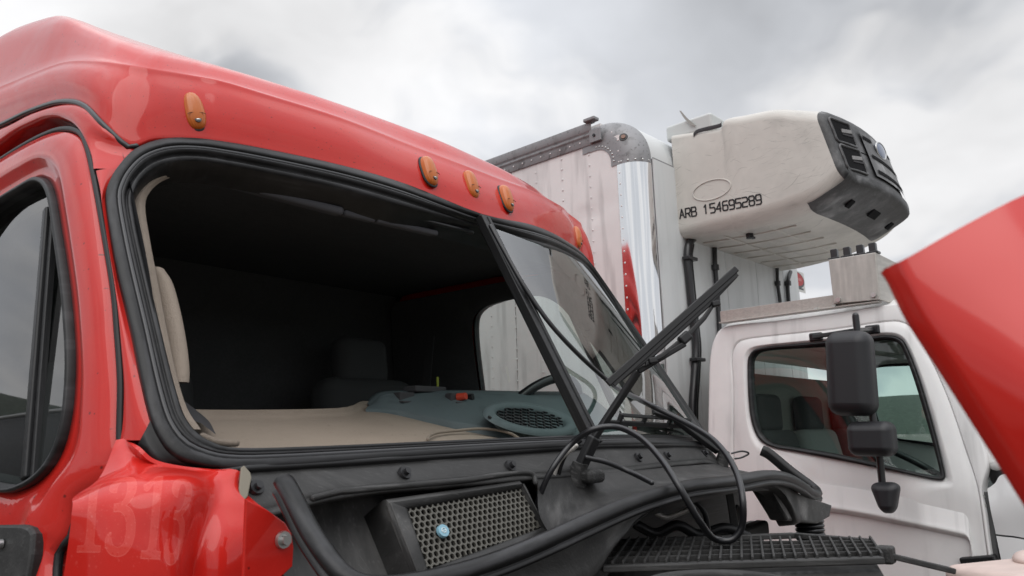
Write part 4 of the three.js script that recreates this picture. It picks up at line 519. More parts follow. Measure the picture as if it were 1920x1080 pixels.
// ---------------------------------------------------------------- the white refrigerated truck (own axes: x across, z forward)
const wt = thing('refrigerated_truck', 'white refrigerated box truck with a scuffed cooling unit over its cab', 'truck');
wt.rotation.y = -4 * Math.PI / 180;
const TL = 1.9, TR = 4.0, LF = -0.8485, RP = 0.12, YT = 3.838, RT = 0.28, LB = -6.2, YB = 1.15;
const rivetGeo = (p, n, r = 0.0062) => { const g = new THREE.SphereGeometry(r, 8, 5, 0, Math.PI * 2, 0, Math.PI / 2); g.scale(1, 0.55, 1); g.applyQuaternion(new THREE.Quaternion().setFromUnitVectors(new THREE.Vector3(0, 1, 0), V3(n))); g.translate(...p); return g; };
{
  const cols = []; for (let l = LF - RP - 0.012; l > LB; l -= 0.405) cols.push(l);
  const yTop = YT - 0.135;
  // riveted side sheets, each a little buckled
  for (const sd of [TL, TR]) for (let k = 0; k + 2 < cols.length; k += 2) {
    const a = cols[k] + (k ? -0.003 : 0.01), b = cols[k + 2] + 0.003, G = [], out = sd === TL ? -1 : 1;
    for (let j = 0; j <= 56; j++) { const row = []; for (let i = 0; i <= 22; i++) { const u = i / 22, v = j / 56, l = mix(a, b, u), y = mix(yTop, YB, v); const e = Math.sin(Math.PI * u) * Math.min(1, 8 * v * (1 - v)); let d = 0.006 * (fbm(l * 2.2 + 5 + k, y * 2.2, 3) - 0.5) * e; if (k === 0) { const yd = 3.35 - 0.30 * (-1.0 - l); d -= 0.007 * Math.exp(-(((y - yd) / 0.028) ** 2)) * sst(-1.42, -1.28, l) * e * 2; } row.push([sd + out * d + (k ? 0 : 0.0005), y, l]); } G.push(out < 0 ? row : row.reverse()); }
    part('side_sheet', fromGrid(G, false, 0.012), MBoxSide, wt);
  }
  const rv = []; for (const l of cols) { for (let y = yTop - 0.03; y > 1.2; y -= 0.064) rv.push(rivetGeo([TL - 0.001, y, l], [-1, 0, 0])); for (const dl of [0.2025]) if (l - dl > LB) for (let y = yTop - 0.06; y > 1.2; y -= 0.064) rv.push(rivetGeo([TL - 0.003, y, l - dl], [-1, 0, 0], 0.005)); }
  for (let l = cols[0] - 0.03; l > LB; l -= 0.075) rv.push(rivetGeo([TL - 0.012, YT - 0.112, l], [-1, 0, 0], 0.005));
  const o = part('side_rivets', merge(rv), MBoxSide, wt); o.userData.kind = 'stuff';
  // top rails
  const rail = (s) => { const prof = [[0.03, 0.0], [-0.002, 0.0], [-0.012, -0.006], [-0.014, -0.055], [-0.006, -0.06], [-0.006, -0.07], [-0.015, -0.074], [-0.015, -0.088], [-0.008, -0.092], [-0.008, -0.14], [-0.001, -0.142]]; const z0 = LF - RT - 0.02; return fromGrid([LB, z0].map((l) => prof.map(([x, y]) => [s < 0 ? TL + x : TR - x, YT + y, l])).map((r) => s < 0 ? r : r.reverse())); };
  part('top_rail', rail(-1), MCast, wt, 'grey aluminium top rail'); part('top_rail', rail(1), MCast, wt);
  part('rail_cleat', bar([TL - 0.012, YT + 0.004, LF - RT - 0.06], [TL - 0.012, YT + 0.004, LF - RT + 0.02], 0.05, 0.02), MCast, wt);
  part('rail_clip', merge([bar([TL - 0.018, YT - 0.1, LF - RT - 0.03], [TL - 0.018, YT - 0.1, LF - RT + 0.05], 0.012, 0.075)]), MCast, wt);
  part('clip_bolt', cyl([TL - 0.024, YT - 0.1, LF - RT + 0.005], [-1, 0, 0], 0.009, 0.006), MBolt, wt);
  // roof
  const rf = new THREE.BoxGeometry(TR - TL - 0.1, 0.03, LF - RT - LB); rf.translate((TL + TR) / 2, YT - 0.018, (LF - RT + LB) / 2); part('box_roof', rf, MBoxSide, wt);
  // corner caps, chrome posts
  for (const s of [-1, 1]) {
    const X = (b) => s < 0 ? TL + RP - RP * Math.cos(b) : TR - RP + RP * Math.cos(b), fl = (r) => s < 0 ? r : [...r].reverse();
    const rows = []; for (let i = 0; i <= 18; i++) { const a = (i / 18) * Math.PI / 2, row = []; for (let j = -3; j <= 12; j++) { const b = Math.max(0, j) / 12 * Math.PI / 2, inner = j < 0 ? j * 0.022 + (-0.0) : 0, R = RT - RP + RP * Math.sin(b) + inner; row.push([X(b) + (j < 0 ? s * 0.0035 : s * 0.003), YT - RT + R * Math.cos(a) + 0.002, LF - RT + R * Math.sin(a) + 0.002]); } rows.push(fl(row)); }
    { const f = rows[0].map((p) => add(p, [0, 0, -0.1])); rows.unshift(f); const e = rows[rows.length - 1].map((p) => add(p, [0, -0.03, 0])); rows.push(e); }
    const cap = part('corner_cap', fromGrid(rows), MCast, wt, s < 0 ? 'grey cast corner cap with a dark disc in place of a marker hole' : undefined);
    if (s < 0) { const a = 0.95, b = 0.5, R = RT - RP + RP * Math.sin(b), p = [X(b), YT - RT + R * Math.cos(a), LF - RT + R * Math.sin(a)], n = nrm([-Math.cos(b), Math.sin(b) * Math.cos(a), Math.sin(b) * Math.sin(a)]); const h = part('marker_dark_disc', merge([cyl(add(p, n, 0.0), n, 0.026, 0.006, 24, 0.024)]), MBolt, cap); part('marker_bulb', cyl(add(p, n, 0.004), n, 0.013, 0.006, 20), MAmberDark, h);  // dark disc on the cap surface in place of a shaded hole
      const cr = []; for (let i = 0; i <= 8; i++) { const a2 = i / 8 * Math.PI / 2, R2 = RT - RP - 0.045; cr.push(rivetGeo([TL - 0.004, YT - RT + R2 * Math.cos(a2), LF - RT + R2 * Math.sin(a2)], [-1, 0, 0])); } for (let i = 0; i < 5; i++) { const b2 = i / 4 * 1.4; cr.push(rivetGeo([X(b2) - 0.003, YT - RT - 0.015, LF - RP + RP * Math.sin(b2) + 0.002], nrm([-Math.cos(b2), 0, Math.sin(b2)]))); } const q = part('cap_rivets', merge(cr), MSteel, cap); q.userData.kind = 'stuff'; }
    const G = []; for (const y of [YT - RT - 0.02, 2.9, 2.3, YB]) { const row = []; for (let j = -1; j <= 25; j++) { const b = j / 24 * Math.PI / 2, bb = Math.min(Math.PI / 2, Math.max(0, b)); const w = 0.0; row.push([X(bb) + (s < 0 ? -0.002 : 0.002), y, LF - RP + RP * Math.sin(bb) + (j < 0 ? -0.028 : 0) + (j > 24 ? 0.0 : 0) + 0.001]); } G.push(fl(row)); }
    part('corner_post', fromGrid(G), MChrome, wt, s < 0 ? 'polished chrome corner post mirroring the red cab' : undefined);
    const fb = new THREE.BoxGeometry(0.035, YT - RT - YB, 0.006); fb.translate(s < 0 ? TL + RP + 0.02 : TR - RP - 0.02, (YT - RT + YB) / 2, LF + 0.001); part('post_flange', fb, MCast, wt);
  }
  // front wall sheets
  const seams = [TL + RP + 0.002, 2.36, 2.78, 3.2, 3.62, TR - RP - 0.002];
  for (let k = 0; k < 5; k++) { const G = []; for (let j = 0; j <= 20; j++) { const row = []; for (let i = 0; i <= 8; i++) { const u = i / 8, v = j / 20, x = mix(seams[k] + 0.002, seams[k + 1] - 0.002, u), y = mix(YT - RT + 0.0, YB, v); row.push([x, y, LF + 0.004 * (fbm(x * 3, y * 2, 3) - 0.5) * Math.sin(Math.PI * u)]); } G.push(row); } part('front_sheet', fromGrid(G, false, 0.01), MBoxFront, wt); }
  const top = []; for (let i = 0; i <= 12; i++) { const a = i / 12 * Math.PI / 2; top.push([[TL + RP, YT - RT + RT * Math.cos(a), LF - RT + RT * Math.sin(a)], [TR - RP, YT - RT + RT * Math.cos(a), LF - RT + RT * Math.sin(a)]]); } part('front_header', fromGrid(top), MBoxFront, wt);
  part('header_band', merge([bar([TL + RP + 0.01, YT - RT - 0.02, LF + 0.004], [TR - RP - 0.01, YT - RT - 0.02, LF + 0.004], 0.06, 0.006, [0, 0, 1])]), MCast, wt);
  const fr = []; for (const x of [TL + RP + 0.02, 2.36, 2.78, 3.2, 3.62, TR - RP - 0.02]) for (let y = 3.5; y > 1.3; y -= 0.09) fr.push(rivetGeo([x + 0.012, y, LF + 0.004], [0, 0, 1], 0.005)); const fo = part('front_rivets', merge(fr), MBoxFront, wt); fo.userData.kind = 'stuff';
  const bk = new THREE.BoxGeometry(TR - TL, YT - YB, 0.04); bk.translate((TL + TR) / 2, (YT + YB) / 2, LB); part('box_rear', bk, MBoxSide, wt);
  const fl = new THREE.BoxGeometry(TR - TL - 0.02, 0.1, LF - LB - 0.1); fl.translate((TL + TR) / 2, YB - 0.05, (LF + LB) / 2); part('box_floor', fl, MDark, wt);
  // hoses down the front wall with clips
  const hose = (pts, r, m = MBlack) => part('drain_hose', tube(pts, r, { seg: 120 }), m, wt);
  const z = LF + 0.03, H1 = [[2.3841,3.1668,-0.815],[2.3097,3.1096,-0.815],[2.2815,3.0365,-0.815],[2.2842,2.8526,-0.815],[2.2927,2.6721,-0.815],[2.2998,2.5236,-0.815],[2.2659,2.3748,-0.815],[2.2174,2.2011,-0.815],[2.194,2.0048,-0.815]]; hose(H1, 0.022); hose(H1.map((p) => add(p, [0.022, 0, 0.006])).slice(1), 0.014, MRubber);
  for (const y of [3.02, 2.72, 2.45]) part('hose_clip', merge([bar([H1[3][0] - 0.04, y, z + 0.012], [H1[3][0] + 0.055, y, z + 0.012], 0.02, 0.05, [0, 0, 1])]), MBlack, wt);
  for (const [P, r] of [[[[2.6223,3.1407,-0.82],[2.6095,3.0241,-0.82],[2.6097,2.8303,-0.82],[2.5926,2.5756,-0.82]], 0.014], [[[3.4925,3.1433,-0.82],[3.478,3.0412,-0.82],[3.4871,2.8955,-0.82],[3.4708,2.641,-0.82]], 0.012], [[[3.7111,3.1483,-0.82],[3.6466,3.0634,-0.82],[3.6281,2.9111,-0.82],[3.6098,2.6514,-0.82]], 0.014]]) { hose(P, r); part('hose_clip', cyl(add(P[1], [0, -0.02, 0]), [0, 1, 0], r * 1.6, 0.03), MBlack, wt); }
  const sk = [[3.8812,3.109,-0.838]][0]; const cv = document.createElement('canvas'); cv.width = 256; cv.height = 160; const x = cv.getContext('2d'); x.fillStyle = '#d8d8d4'; x.fillRect(0, 0, 256, 160); x.fillStyle = '#4a4a4c'; x.beginPath(); x.ellipse(128, 70, 124, 64, 0, 0, 7); x.fill(); x.fillStyle = '#b02a2c'; x.beginPath(); x.ellipse(128, 64, 112, 52, 0, 0, 7); x.fill(); x.fillStyle = '#c98a86'; for (let i = 0; i < 6; i++) x.fillRect(50 + i * 27, 52, 16, 22); x.fillStyle = '#444'; x.fillRect(30, 128, 196, 14); const st = new THREE.CanvasTexture(cv); st.colorSpace = THREE.SRGBColorSpace;
  part('red_sticker', new THREE.BoxGeometry(0.26, 0.15, 0.002).translate(sk[0] - 0.01, sk[1], LF + 0.006), phys({ map: st, roughness: 0.45 }), wt, 'small red oval sticker on the box front');
}
// ---------------------------------------------------------------- cooling unit
{
  const un = new THREE.Group(); un.name = 'cooling_unit'; un.userData.label = 'scuffed off white cooling unit with a dark grey grille nose'; wt.add(un);
  const t0 = 2.25, t1 = 3.66;
  // cross sections along z: [z, yTop, yBottom, inset, cornerTop, cornerBottom]
  const sec = (z, yt, yb, ins, rt, rb, far = t1) => { const a = t0 + ins, b = far, P = []; const arc = (cx, cy, r, s, e) => { for (let i = 0; i <= 6; i++) { const q = s + (e - s) * i / 6; P.push([cx + r * Math.cos(q), cy + r * Math.sin(q), z]); } };
    const H = Math.PI / 2; const lineTo = (p, n = 5) => { const q = P[P.length - 1]; for (let i = 1; i < n; i++) P.push([mix(q[0], p[0], i / n), mix(q[1], p[1], i / n), z]); };
    arc(a + rt, yt - rt, rt, Math.PI, H); lineTo([b - rt, yt, z], 8); arc(b - rt, yt - rt, rt, H, 0); lineTo([b, yb + rb, z]); arc(b - rb, yb + rb, rb, 0, -H); lineTo([a + rb, yb, z], 8); arc(a + rb, yb + rb, rb, -H, -Math.PI); lineTo([a, yt - rt, z]); return P; };
  const zf = 0.05;
  const S = [sec(LF + 0.004, 3.765, 3.145, 0.0, 0.03, 0.06, 3.66), sec(-0.72, 3.745, 3.135, 0, 0.03, 0.075, 3.64), sec(-0.545, 3.715, 3.128, 0, 0.03, 0.085, 3.58), sec(-0.51, 3.765, 3.126, 0, 0.05, 0.088, 3.56), sec(-0.4, 3.76, 3.125, 0, 0.07, 0.09, 3.52), sec(-0.22, 3.74, 3.135, 0.0, 0.075, 0.10, 3.42), sec(-0.09, 3.70, 3.175, 0.004, 0.08, 0.09, 3.34), sec(0.015, 3.66, 3.25, 0.012, 0.08, 0.08, 3.26)];
  const bow = (x) => 0.075 * (1 - Math.min(1.1, Math.abs(x - 2.76) / 0.52) ** 2.2), lean = (y) => -0.23 * (y - 3.45);
  const slant = (P) => P.map((p) => { const k = sst(-0.34, 0.015, p[2]); return [p[0], p[1], p[2] + k * (lean(p[1]) + bow(p[0]))]; });
  const sh = S.map(slant); const body = part('unit_shell', grid(sh, 1, 4, { closed: true, linU: true }), MReefer, un);
  const MGrey = phys({ map: plasticMap, color: lin(2.4, 2.45, 2.55), roughness: 0.5, side: THREE.DoubleSide });
  const MHoleShade = phys({ color: lin(0.012, 0.012, 0.013), roughness: 0.9, specularIntensity: 0.2, side: THREE.DoubleSide });  // near-black colour standing for the shade inside vents and slots
  // bowed front: rim, rounded shoulder, face
  const front = (x, y, o = 0) => [x, y, 0.015 + lean(y) + bow(x) + o], rim = sh[sh.length - 1], mid = [2.777, 3.45];
  const loopAt = (k, o) => rim.map((p) => { const x = mid[0] + (p[0] - mid[0]) * (1 - k * 0.045), y = mid[1] + (p[1] - mid[1]) * (1 - k * 0.14); return front(x, y, o); });
  const nose = part('grille_nose', fromGrid([rim.map((p) => add(p, [0, 0, -0.012])), rim.map((p) => add(p, [0, 0, 0.004])), loopAt(0.25, 0.016), loopAt(0.6, 0.026), loopAt(1, 0.03), loopAt(2, 0.031), loopAt(3.5, 0.031), loopAt(5, 0.031), loopAt(6.6, 0.031), loopAt(7, 0.031)].map((r) => r), true), MGrey, un, 'dark grey bowed grille nose');
  const q = (x, y, o = 0.034) => front(x, y, o), patch = (x0, x1, y0, y1, o, sk = 0, n = 8, th = 0) => { const G = []; for (let i = 0; i <= 6; i++) { const r = []; for (let k = 0; k <= n; k++) { const y = mix(y1, y0, i / 6); r.push(q(mix(x0, x1, k / n) + sk * (y1 - y), y, o)); } G.push(r); } return fromGrid(G, false, th); };
  for (const [y0, y1] of [[3.47, 3.605], [3.315, 3.45]]) {
    const v = part('cheek_vent_shade', patch(2.30, 2.475, y0, y1, 0.034, 0.0), MHoleShade, nose, 'black patch painted as the shade of an open vent');  // nose is closed here; the vent's inner shade is a black patch
    const vx = [2.31, 2.35, 2.39, 2.43, 2.465], vy = [0.08, 0.36, 0.64, 0.92].map((t) => mix(y0, y1, t)); part('vent_frame', tube([...vx.map((x) => q(x, y0)), ...vy.map((y) => q(2.475, y)), ...[...vx].reverse().map((x) => q(x, y1)), ...[...vy].reverse().map((y) => q(2.30, y))], 0.007, { closed: true, seg: 160, rad: 8 }), MGrey, v);
    part('vent_strut', bar(q(2.37, mix(y0, y1, 0.55), 0.036), q(2.47, mix(y0, y1, 0.66), 0.036), 0.006, 0.02, [0, 1, 0]), MAlu, v); part('vent_strut', bar(q(2.37, mix(y0, y1, 0.40), 0.036), q(2.47, mix(y0, y1, 0.46), 0.036), 0.006, 0.01, [0, 1, 0]), MDark, v);
  }
  part('front_panel', patch(2.56, 3.14, 3.325, 3.595, 0.042, 0, 16), phys({ map: plasticMap, color: lin(3.6, 3.65, 3.75), roughness: 0.45, side: THREE.DoubleSide }), nose, 'lighter grey raised front panel with black strips painted as slot shade');
  for (const [x0, x1, y] of [[2.57, 2.68, 3.555], [2.9, 3.12, 3.555], [2.6, 3.12, 3.45], [2.6, 3.12, 3.36]]) part('front_slot_shade', patch(x0, x1, y - 0.011, y + 0.011, 0.046, 0, 12), MHoleShade, nose);  // black strips on the panel, slot shade put into the colour
  const em = q(2.79, 3.53, 0.046), eg = new THREE.SphereGeometry(1, 28, 16); eg.scale(0.08, 0.045, 0.014); eg.translate(...em); const e1 = part('oval_emblem', eg, phys({ color: lin(0.14, 0.18, 0.28), roughness: 0.3, clearcoat: 0.6 }), nose, 'oval blue grey emblem'); const er = new THREE.TorusGeometry(1, 0.09, 8, 40); er.scale(0.079, 0.044, 0.06); er.translate(em[0], em[1], em[2] + 0.004); part('emblem_rim', er, MSteel, e1);
  // dark skirt under the nose; black blocks stand for shade in its openings
  const skT = [2.275, 2.33, 2.45, 2.65, 2.85, 3.05, 3.18, 3.25], skA = skT.map((x, i) => [x, 3.235 + (i === 0 || i === 7 ? 0.03 : 0), 0.015 + lean(3.24) + bow(x) + 0.02]), skB = skT.map((x, i) => [x, 3.135 + (i === 0 || i === 7 ? 0.045 : 0) + 0.006 * (i === 1), -0.115 + 0.5 * bow(x)]);
  const skirt = part('nose_skirt', grid([skA.map((p) => add(p, [0, 0.05, 0.012])), skA, skA.map((p, i) => add(lerp(p, skB[i], 0.5), [0, -0.008, 0])), skB, skB.map((p) => add(p, [0, 0.05, -0.01]))], 4, 3), MGrey, un, 'dark grey skirt under the grille');
  for (const [a, w] of [[0.2, 0.05], [0.5, 0.11], [0.82, 0.05]]) { const p = lerp(crAt(skA, 1 + a * 5), crAt(skB, 1 + a * 5), 0.45), X = [1, 0, 0]; part('skirt_slot_shade', frameAt(new RoundedBoxGeometry(w, 0.012, 0.05, 2, 0.005), add(p, [0, -0.012, 0.004]), X, [0, 0.8, -0.6]), MHoleShade, skirt); }
  // underside panel lines and openings
  const u = (x, z) => [x, 3.128 + 0.07 * sst(-0.2, 0.1, z), z];
  const ribs = []; for (const x of [2.45, 2.64, 2.83, 3.02, 3.21, 3.4]) ribs.push(tube([u(x, -0.8), u(x, -0.5), u(x, -0.25)].map((p) => add(p, [0, -0.004 + 0.012 * (p[2] < -0.7), 0])), 0.0045, { seg: 20 })); for (const z of [-0.62, -0.36]) ribs.push(tube([u(2.36, z), u(2.9, z), u(3.45, z)].map((p) => add(p, [0, -0.002, 0])), 0.004, { seg: 16 })); part('underside_ribs', merge(ribs), MReefer, un);
  part('drain_spout', merge([cyl([2.42, 3.10, -0.5], [0, 1, 0], 0.02, 0.03), bar([2.39, 3.11, -0.5], [2.47, 3.11, -0.5], 0.02, 0.012)]), MBolt, un);
  for (const [x, z] of []) part('nose_slot', frameAt(new RoundedBoxGeometry(x === 2.9 ? 0.16 : 0.07, 0.02, 0.045, 2, 0.008), [x, 3.225, z + 0.05], [1, 0, 0], [0, 1, -0.6]), phys({ color: lin(0.005, 0.005, 0.006), roughness: 0.8 }), nose);
  // embossed oval on the near side and a dark strip painted as carrying slot shade, strap tongue
  const ov = [[2.249,3.3708,-0.6181]][0]; const P = []; for (let i = 0; i < 40; i++) { const a = i / 40 * Math.PI * 2; P.push([t0 - 0.001, ov[1] + 0.055 * Math.sin(a) , ov[2] + 0.115 * Math.cos(a)]); } part('embossed_oval', tube(P, 0.004, { closed: true, seg: 120, rad: 8 }), MReefer, un);
  const sl = [[2.25,3.7149,-0.699],[2.25,3.7309,-0.667],[2.25,3.7221,-0.5354],[2.25,3.7375,-0.5243]]; part('lifting_slot_shade', grid([sl.map((p) => add(p, [-0.004, 0.012, 0])), sl.map((p) => add(p, [-0.006, 0, 0])), sl.map((p) => add(p, [-0.004, -0.012, 0]))], 4, 2), MDark, un);
  const tn = [[2.27,3.7859,-0.7216],[2.27,3.8445,-0.7619],[2.27,3.8996,-0.7891]]; part('strap_tongue', grid([tn, tn.map((p, i) => add(p, [0.002, -0.012 + 0.004 * i, 0.034 - 0.012 * i]))], 4, 2, { thick: 0.004 }), phys({ color: lin(0.3, 0.29, 0.27), roughness: 0.6 }), un);
  // rear frame behind the moulding
  const rb = new RoundedBoxGeometry(t1 - t0 - 0.06, 0.1, 0.3, 2, 0.02); rb.translate((t0 + t1) / 2, 3.79, LF + 0.1); part('rear_hood', rb, phys({ color: lin(0.56, 0.58, 0.57), roughness: 0.5 }), un);
  // stroke lettering
  const F = { A: [[[0, 0], [0.5, 1], [1, 0]], [[0.22, 0.36], [0.8, 0.36]]], R: [[[0, 0], [0, 1], [0.85, 1], [1, 0.85], [1, 0.6], [0.85, 0.45], [0, 0.45]], [[0.5, 0.45], [1, 0]]], B: [[[0, 0], [0, 1], [0.8, 1], [0.95, 0.85], [0.95, 0.65], [0.8, 0.52], [0, 0.52]], [[0.8, 0.52], [1, 0.38], [1, 0.12], [0.85, 0], [0, 0]]], 1: [[[0.1, 0.78], [0.4, 1], [0.4, 0]]], 5: [[[1, 1], [0, 1], [0, 0.56], [0.85, 0.56], [1, 0.42], [1, 0.14], [0.85, 0], [0, 0]]], 4: [[[0.75, 0], [0.75, 1], [0, 0.3], [1, 0.3]]], 6: [[[0.95, 1], [0.15, 1], [0, 0.85], [0, 0.15], [0.15, 0], [0.85, 0], [1, 0.15], [1, 0.42], [0.85, 0.56], [0, 0.56]]], 9: [[[0.05, 0], [0.85, 0], [1, 0.15], [1, 0.85], [0.85, 1], [0.15, 1], [0, 0.85], [0, 0.58], [0.15, 0.44], [1, 0.44]]], 2: [[[0, 1], [0.85, 1], [1, 0.85], [1, 0.62], [0.85, 0.5], [0.15, 0.5], [0, 0.38], [0, 0], [1, 0]]], 8: [[[0.15, 0], [0.85, 0], [1, 0.15], [1, 0.38], [0.85, 0.52], [0.15, 0.52], [0, 0.66], [0, 0.86], [0.15, 1], [0.85, 1], [1, 0.86], [1, 0.66], [0.85, 0.52]], [[0.15, 0.52], [0, 0.38], [0, 0.15], [0.15, 0]]] };
  const a = [[2.249,3.2514,-0.8261]][0], b = [[2.249,3.2248,-0.3251]][0], len = b[2] - a[2], txt = 'ARB 154695289', cw = len / (txt.length + 0.15), hgt = 0.052; const strokes = [];
  [...txt].forEach((ch, i) => { for (const s of F[ch] || []) for (let k = 0; k < s.length - 1; k++) { const p = (q) => [t0 - 0.0015, a[1] + (b[1] - a[1]) * ((i + q[0] * 0.74) / txt.length) + q[1] * hgt, a[2] + (i * 1.0 + q[0] * 0.76) * cw]; strokes.push(bar(p(s[k]), p(s[k + 1]), 0.0075, 0.003, [-1, 0, 0], 0.1)); strokes.push(cyl(add(p(s[k]), [0.0015, 0, 0]), [-1, 0, 0], 0.00375, 0.003, 10)); } });
  part('unit_lettering', merge(strokes), phys({ color: lin(0.012, 0.012, 0.014), roughness: 0.5 }), un, 'black lettering ARB 154695289');
}
// ---------------------------------------------------------------- cab
{
  const T0 = 1.95, CX = 2.85, tum = (p) => [T0 + 0.14 * Math.max(-0.16, p[1] - 1.95) + (p[3] || 0), p[1], p[2]];
  const flat = (P) => P.map((p) => tum(p));
  const win = smooth(flat([[2,2.3539,-0.3815],[2,2.4198,-0.367],[2,2.445,-0.3099],[2,2.4444,-0.1116],[2,2.4401,0.1285],[2,2.4395,0.2584],[2,2.4219,0.3125],[2,2.378,0.339],[2,2.2404,0.3763],[2,2.0426,0.4124],[2,1.8772,0.4348],[2,1.848,0.435],[2,1.8395,0.4126],[2,1.8663,0.2795],[2,1.9106,0.0688],[2,1.9569,-0.1624],[2,1.9829,-0.2813],[2,2.0334,-0.3446],[2,2.1496,-0.3764]]), 4, true);
  const door = smooth(flat([[2,2.4081,-0.4634],[2,2.4769,-0.44],[2,2.4971,-0.3846],[2,2.4984,-0.2351],[2,2.4958,0.041],[2,2.5022,0.2592],[2,2.4882,0.3332],[2,2.4417,0.3781],[2,2.3339,0.4225],[2,2.1467,0.4785],[2,1.9557,0.5192],[2,1.8245,0.5468],[2,1.7161,0.5509],[2,1.5483,0.5505]].concat([[0, 1.2, 0.56], [0, 0.75, 0.52], [0, 0.75, -0.40], [0, 1.4, -0.45]], [[2,1.5808,-0.4901],[2,1.9511,-0.4664],[2,2.2564,-0.4575]])), 4, true);
  const shell = smooth(flat([[2,2.4307,-0.5895],[2,2.5352,-0.5566],[2,2.5783,-0.4881],[2,2.5717,-0.2278],[2,2.5728,0.0494],[2,2.5775,0.3225],[2,2.5363,0.3855],[2,2.4277,0.4401],[2,2.2457,0.5066],[2,2.0626,0.5593],[2,1.9098,0.5909],[2,1.8085,0.5594],[2,1.7125,0.5613],[2,1.5393,0.56]].concat([[0, 1.2, 0.575], [0, 0.65, 0.53], [0, 0.65, -0.54], [0, 1.4, -0.57]], [[2,1.5736,-0.6243],[2,1.9528,-0.6079],[2,2.2395,-0.6003]])), 4, true);
  const c = [0.05, 2.15];
  const fx = (g) => { const q = g.clone(); q.translate(-CX, 0, 0); const m = mirG(q); m.translate(CX, 0, 0); return m; };
  const both = (name, g, m, par, lab) => { const a = part(name, g, m, par, lab); part(name, fx(g), m, par); return a; };
  const cab = new THREE.Group(); cab.name = 'cab'; cab.userData.label = 'white tilt cab with black mirror and window frame'; wt.add(cab);
  both('cab_side', ring(shell, door, c, [[-0.02, 0.10], [-0.008, 0.035], [0.03, 0.008], [0.12, 0.0], [0.9, 0.0], [1, 0.006], [1.01, 0.04]], 220), MWhite, cab);
  const rows = [[-0.004, 0.04], [0.008, 0.008], [0.04, 0.0], [0.4, -0.004], [0.72, -0.008], [0.82, -0.006], [0.92, 0.004], [1, 0.006], [1, 0.03]];
  const skin = ring(door, win, c, rows, 240), seal = ring(win, shrink(win, c, 0.022), c, [[-0.02, 0.012], [0, -0.004], [0.4, -0.008], [0.9, 0], [1, 0.012], [1, 0.03]], 220), gl = fan(shrink(win, c, 0.018, 0.0).map((p) => [T0 + 0.016 + 0.14 * (p[1] - 1.95), p[1], p[2]]));
  for (const f of [false, true]) {
    const g = (q) => f ? fx(q) : q, d = part('cab_door', g(skin), MWhite, cab, f ? undefined : 'white cab door with a moulded crease');
    part('window_seal', g(seal), MRubber, d); part('window_glass', g(gl), MCabGlass, d);
    if (!f) { const cr = [[1.945,1.7289,-0.1632],[1.945,1.7051,0.0649],[1.945,1.6709,0.2718],[1.945,1.639,0.452],[1.945,1.6253,0.4926],[1.945,1.5807,0.5014],[1.945,1.483,0.4942]].map((p) => add(tum(p), [-0.005, 0, 0])); part('door_crease', grid([cr.map((p) => add(p, [0.008, 0.10, 0])), cr.map((p) => add(p, [-0.008, 0.03, 0])), cr.map((p) => add(p, [-0.014, 0.004, 0])), cr.map((p) => add(p, [0.008, -0.014, 0]))], 6, 3), MWhite, d); }
  }
  // roof skin, rear wall, front
  const rl = shell.filter((p) => p[1] > 2.3); const top = shell.reduce((s, p) => Math.max(s, p[1]), 0);
  const edge = smooth(flat([[2,2.4307,-0.5895],[2,2.5352,-0.5566],[2,2.5783,-0.4881],[2,2.5717,-0.2278],[2,2.5728,0.0494],[2,2.5775,0.3225],[2,2.5363,0.3855],[2,2.4277,0.4401],[2,2.2457,0.5066],[2,2.0626,0.5593],[2,1.9017,0.5971]]).map((p) => add(p, [0.03, 0, 0])), 3);
  const rr = []; for (const [k, h] of [[0, 0], [0.04, 0.03], [0.12, 0.05], [0.3, 0.065], [0.5, 0.07], [0.7, 0.065], [0.88, 0.05], [0.96, 0.03], [1, 0]]) rr.push(edge.map((p, i) => { const s = i / (edge.length - 1), x0 = p[0], x1 = 2 * CX - p[0]; const hh = s < 0.15 ? [0, 0.3 * h, -h] : s > 0.55 ? [0, h * 0.4, h * 2.2] : [0, h, 0]; return [mix(x0, x1, k), p[1] + hh[1], p[2] + hh[2]]; }));
  part('cab_roof', fromGrid(rr.map((r) => r.slice(0, 20))), MWhite, cab);
  part('windscreen', fromGrid(rr.map((r) => r.slice(19))), MCabGlass, cab);
  part('front_pillar', tube(edge.slice(19).map((p) => add(p, [0.02, 0, 0.01])), 0.03, { seg: 60 }), MWhite, cab); part('front_pillar', tube(edge.slice(19).map((p) => [2 * CX - p[0] - 0.02, p[1], p[2] + 0.01]), 0.03, { seg: 60 }), MWhite, cab);
  const bwl = new THREE.BoxGeometry(1.55, 1.7, 0.04); bwl.translate(CX, 1.5, -0.52); part('cab_rear_wall', bwl, phys({ color: lin(0.25, 0.24, 0.22), roughness: 0.7 }), cab);
  const fl = new THREE.BoxGeometry(1.78, 0.08, 1.2); fl.translate(CX, 0.75, 0.05); part('cab_floor', fl, MDark, cab);
  const fnt = new RoundedBoxGeometry(1.78, 1.0, 0.12, 4, 0.05); fnt.translate(CX, 1.12, 0.70); part('front_panel', fnt, MWhite, cab);
  // corner panel, cool white, with shut line; windscreen foot; hinge and wheel-arch lip
  const cp = [[1.96,1.807,0.562],[1.96,1.8295,0.6026],[1.96,1.8634,0.6248],[1.96,1.8635,0.6494],[1.96,1.744,0.702],[1.96,1.632,0.7365]];
  
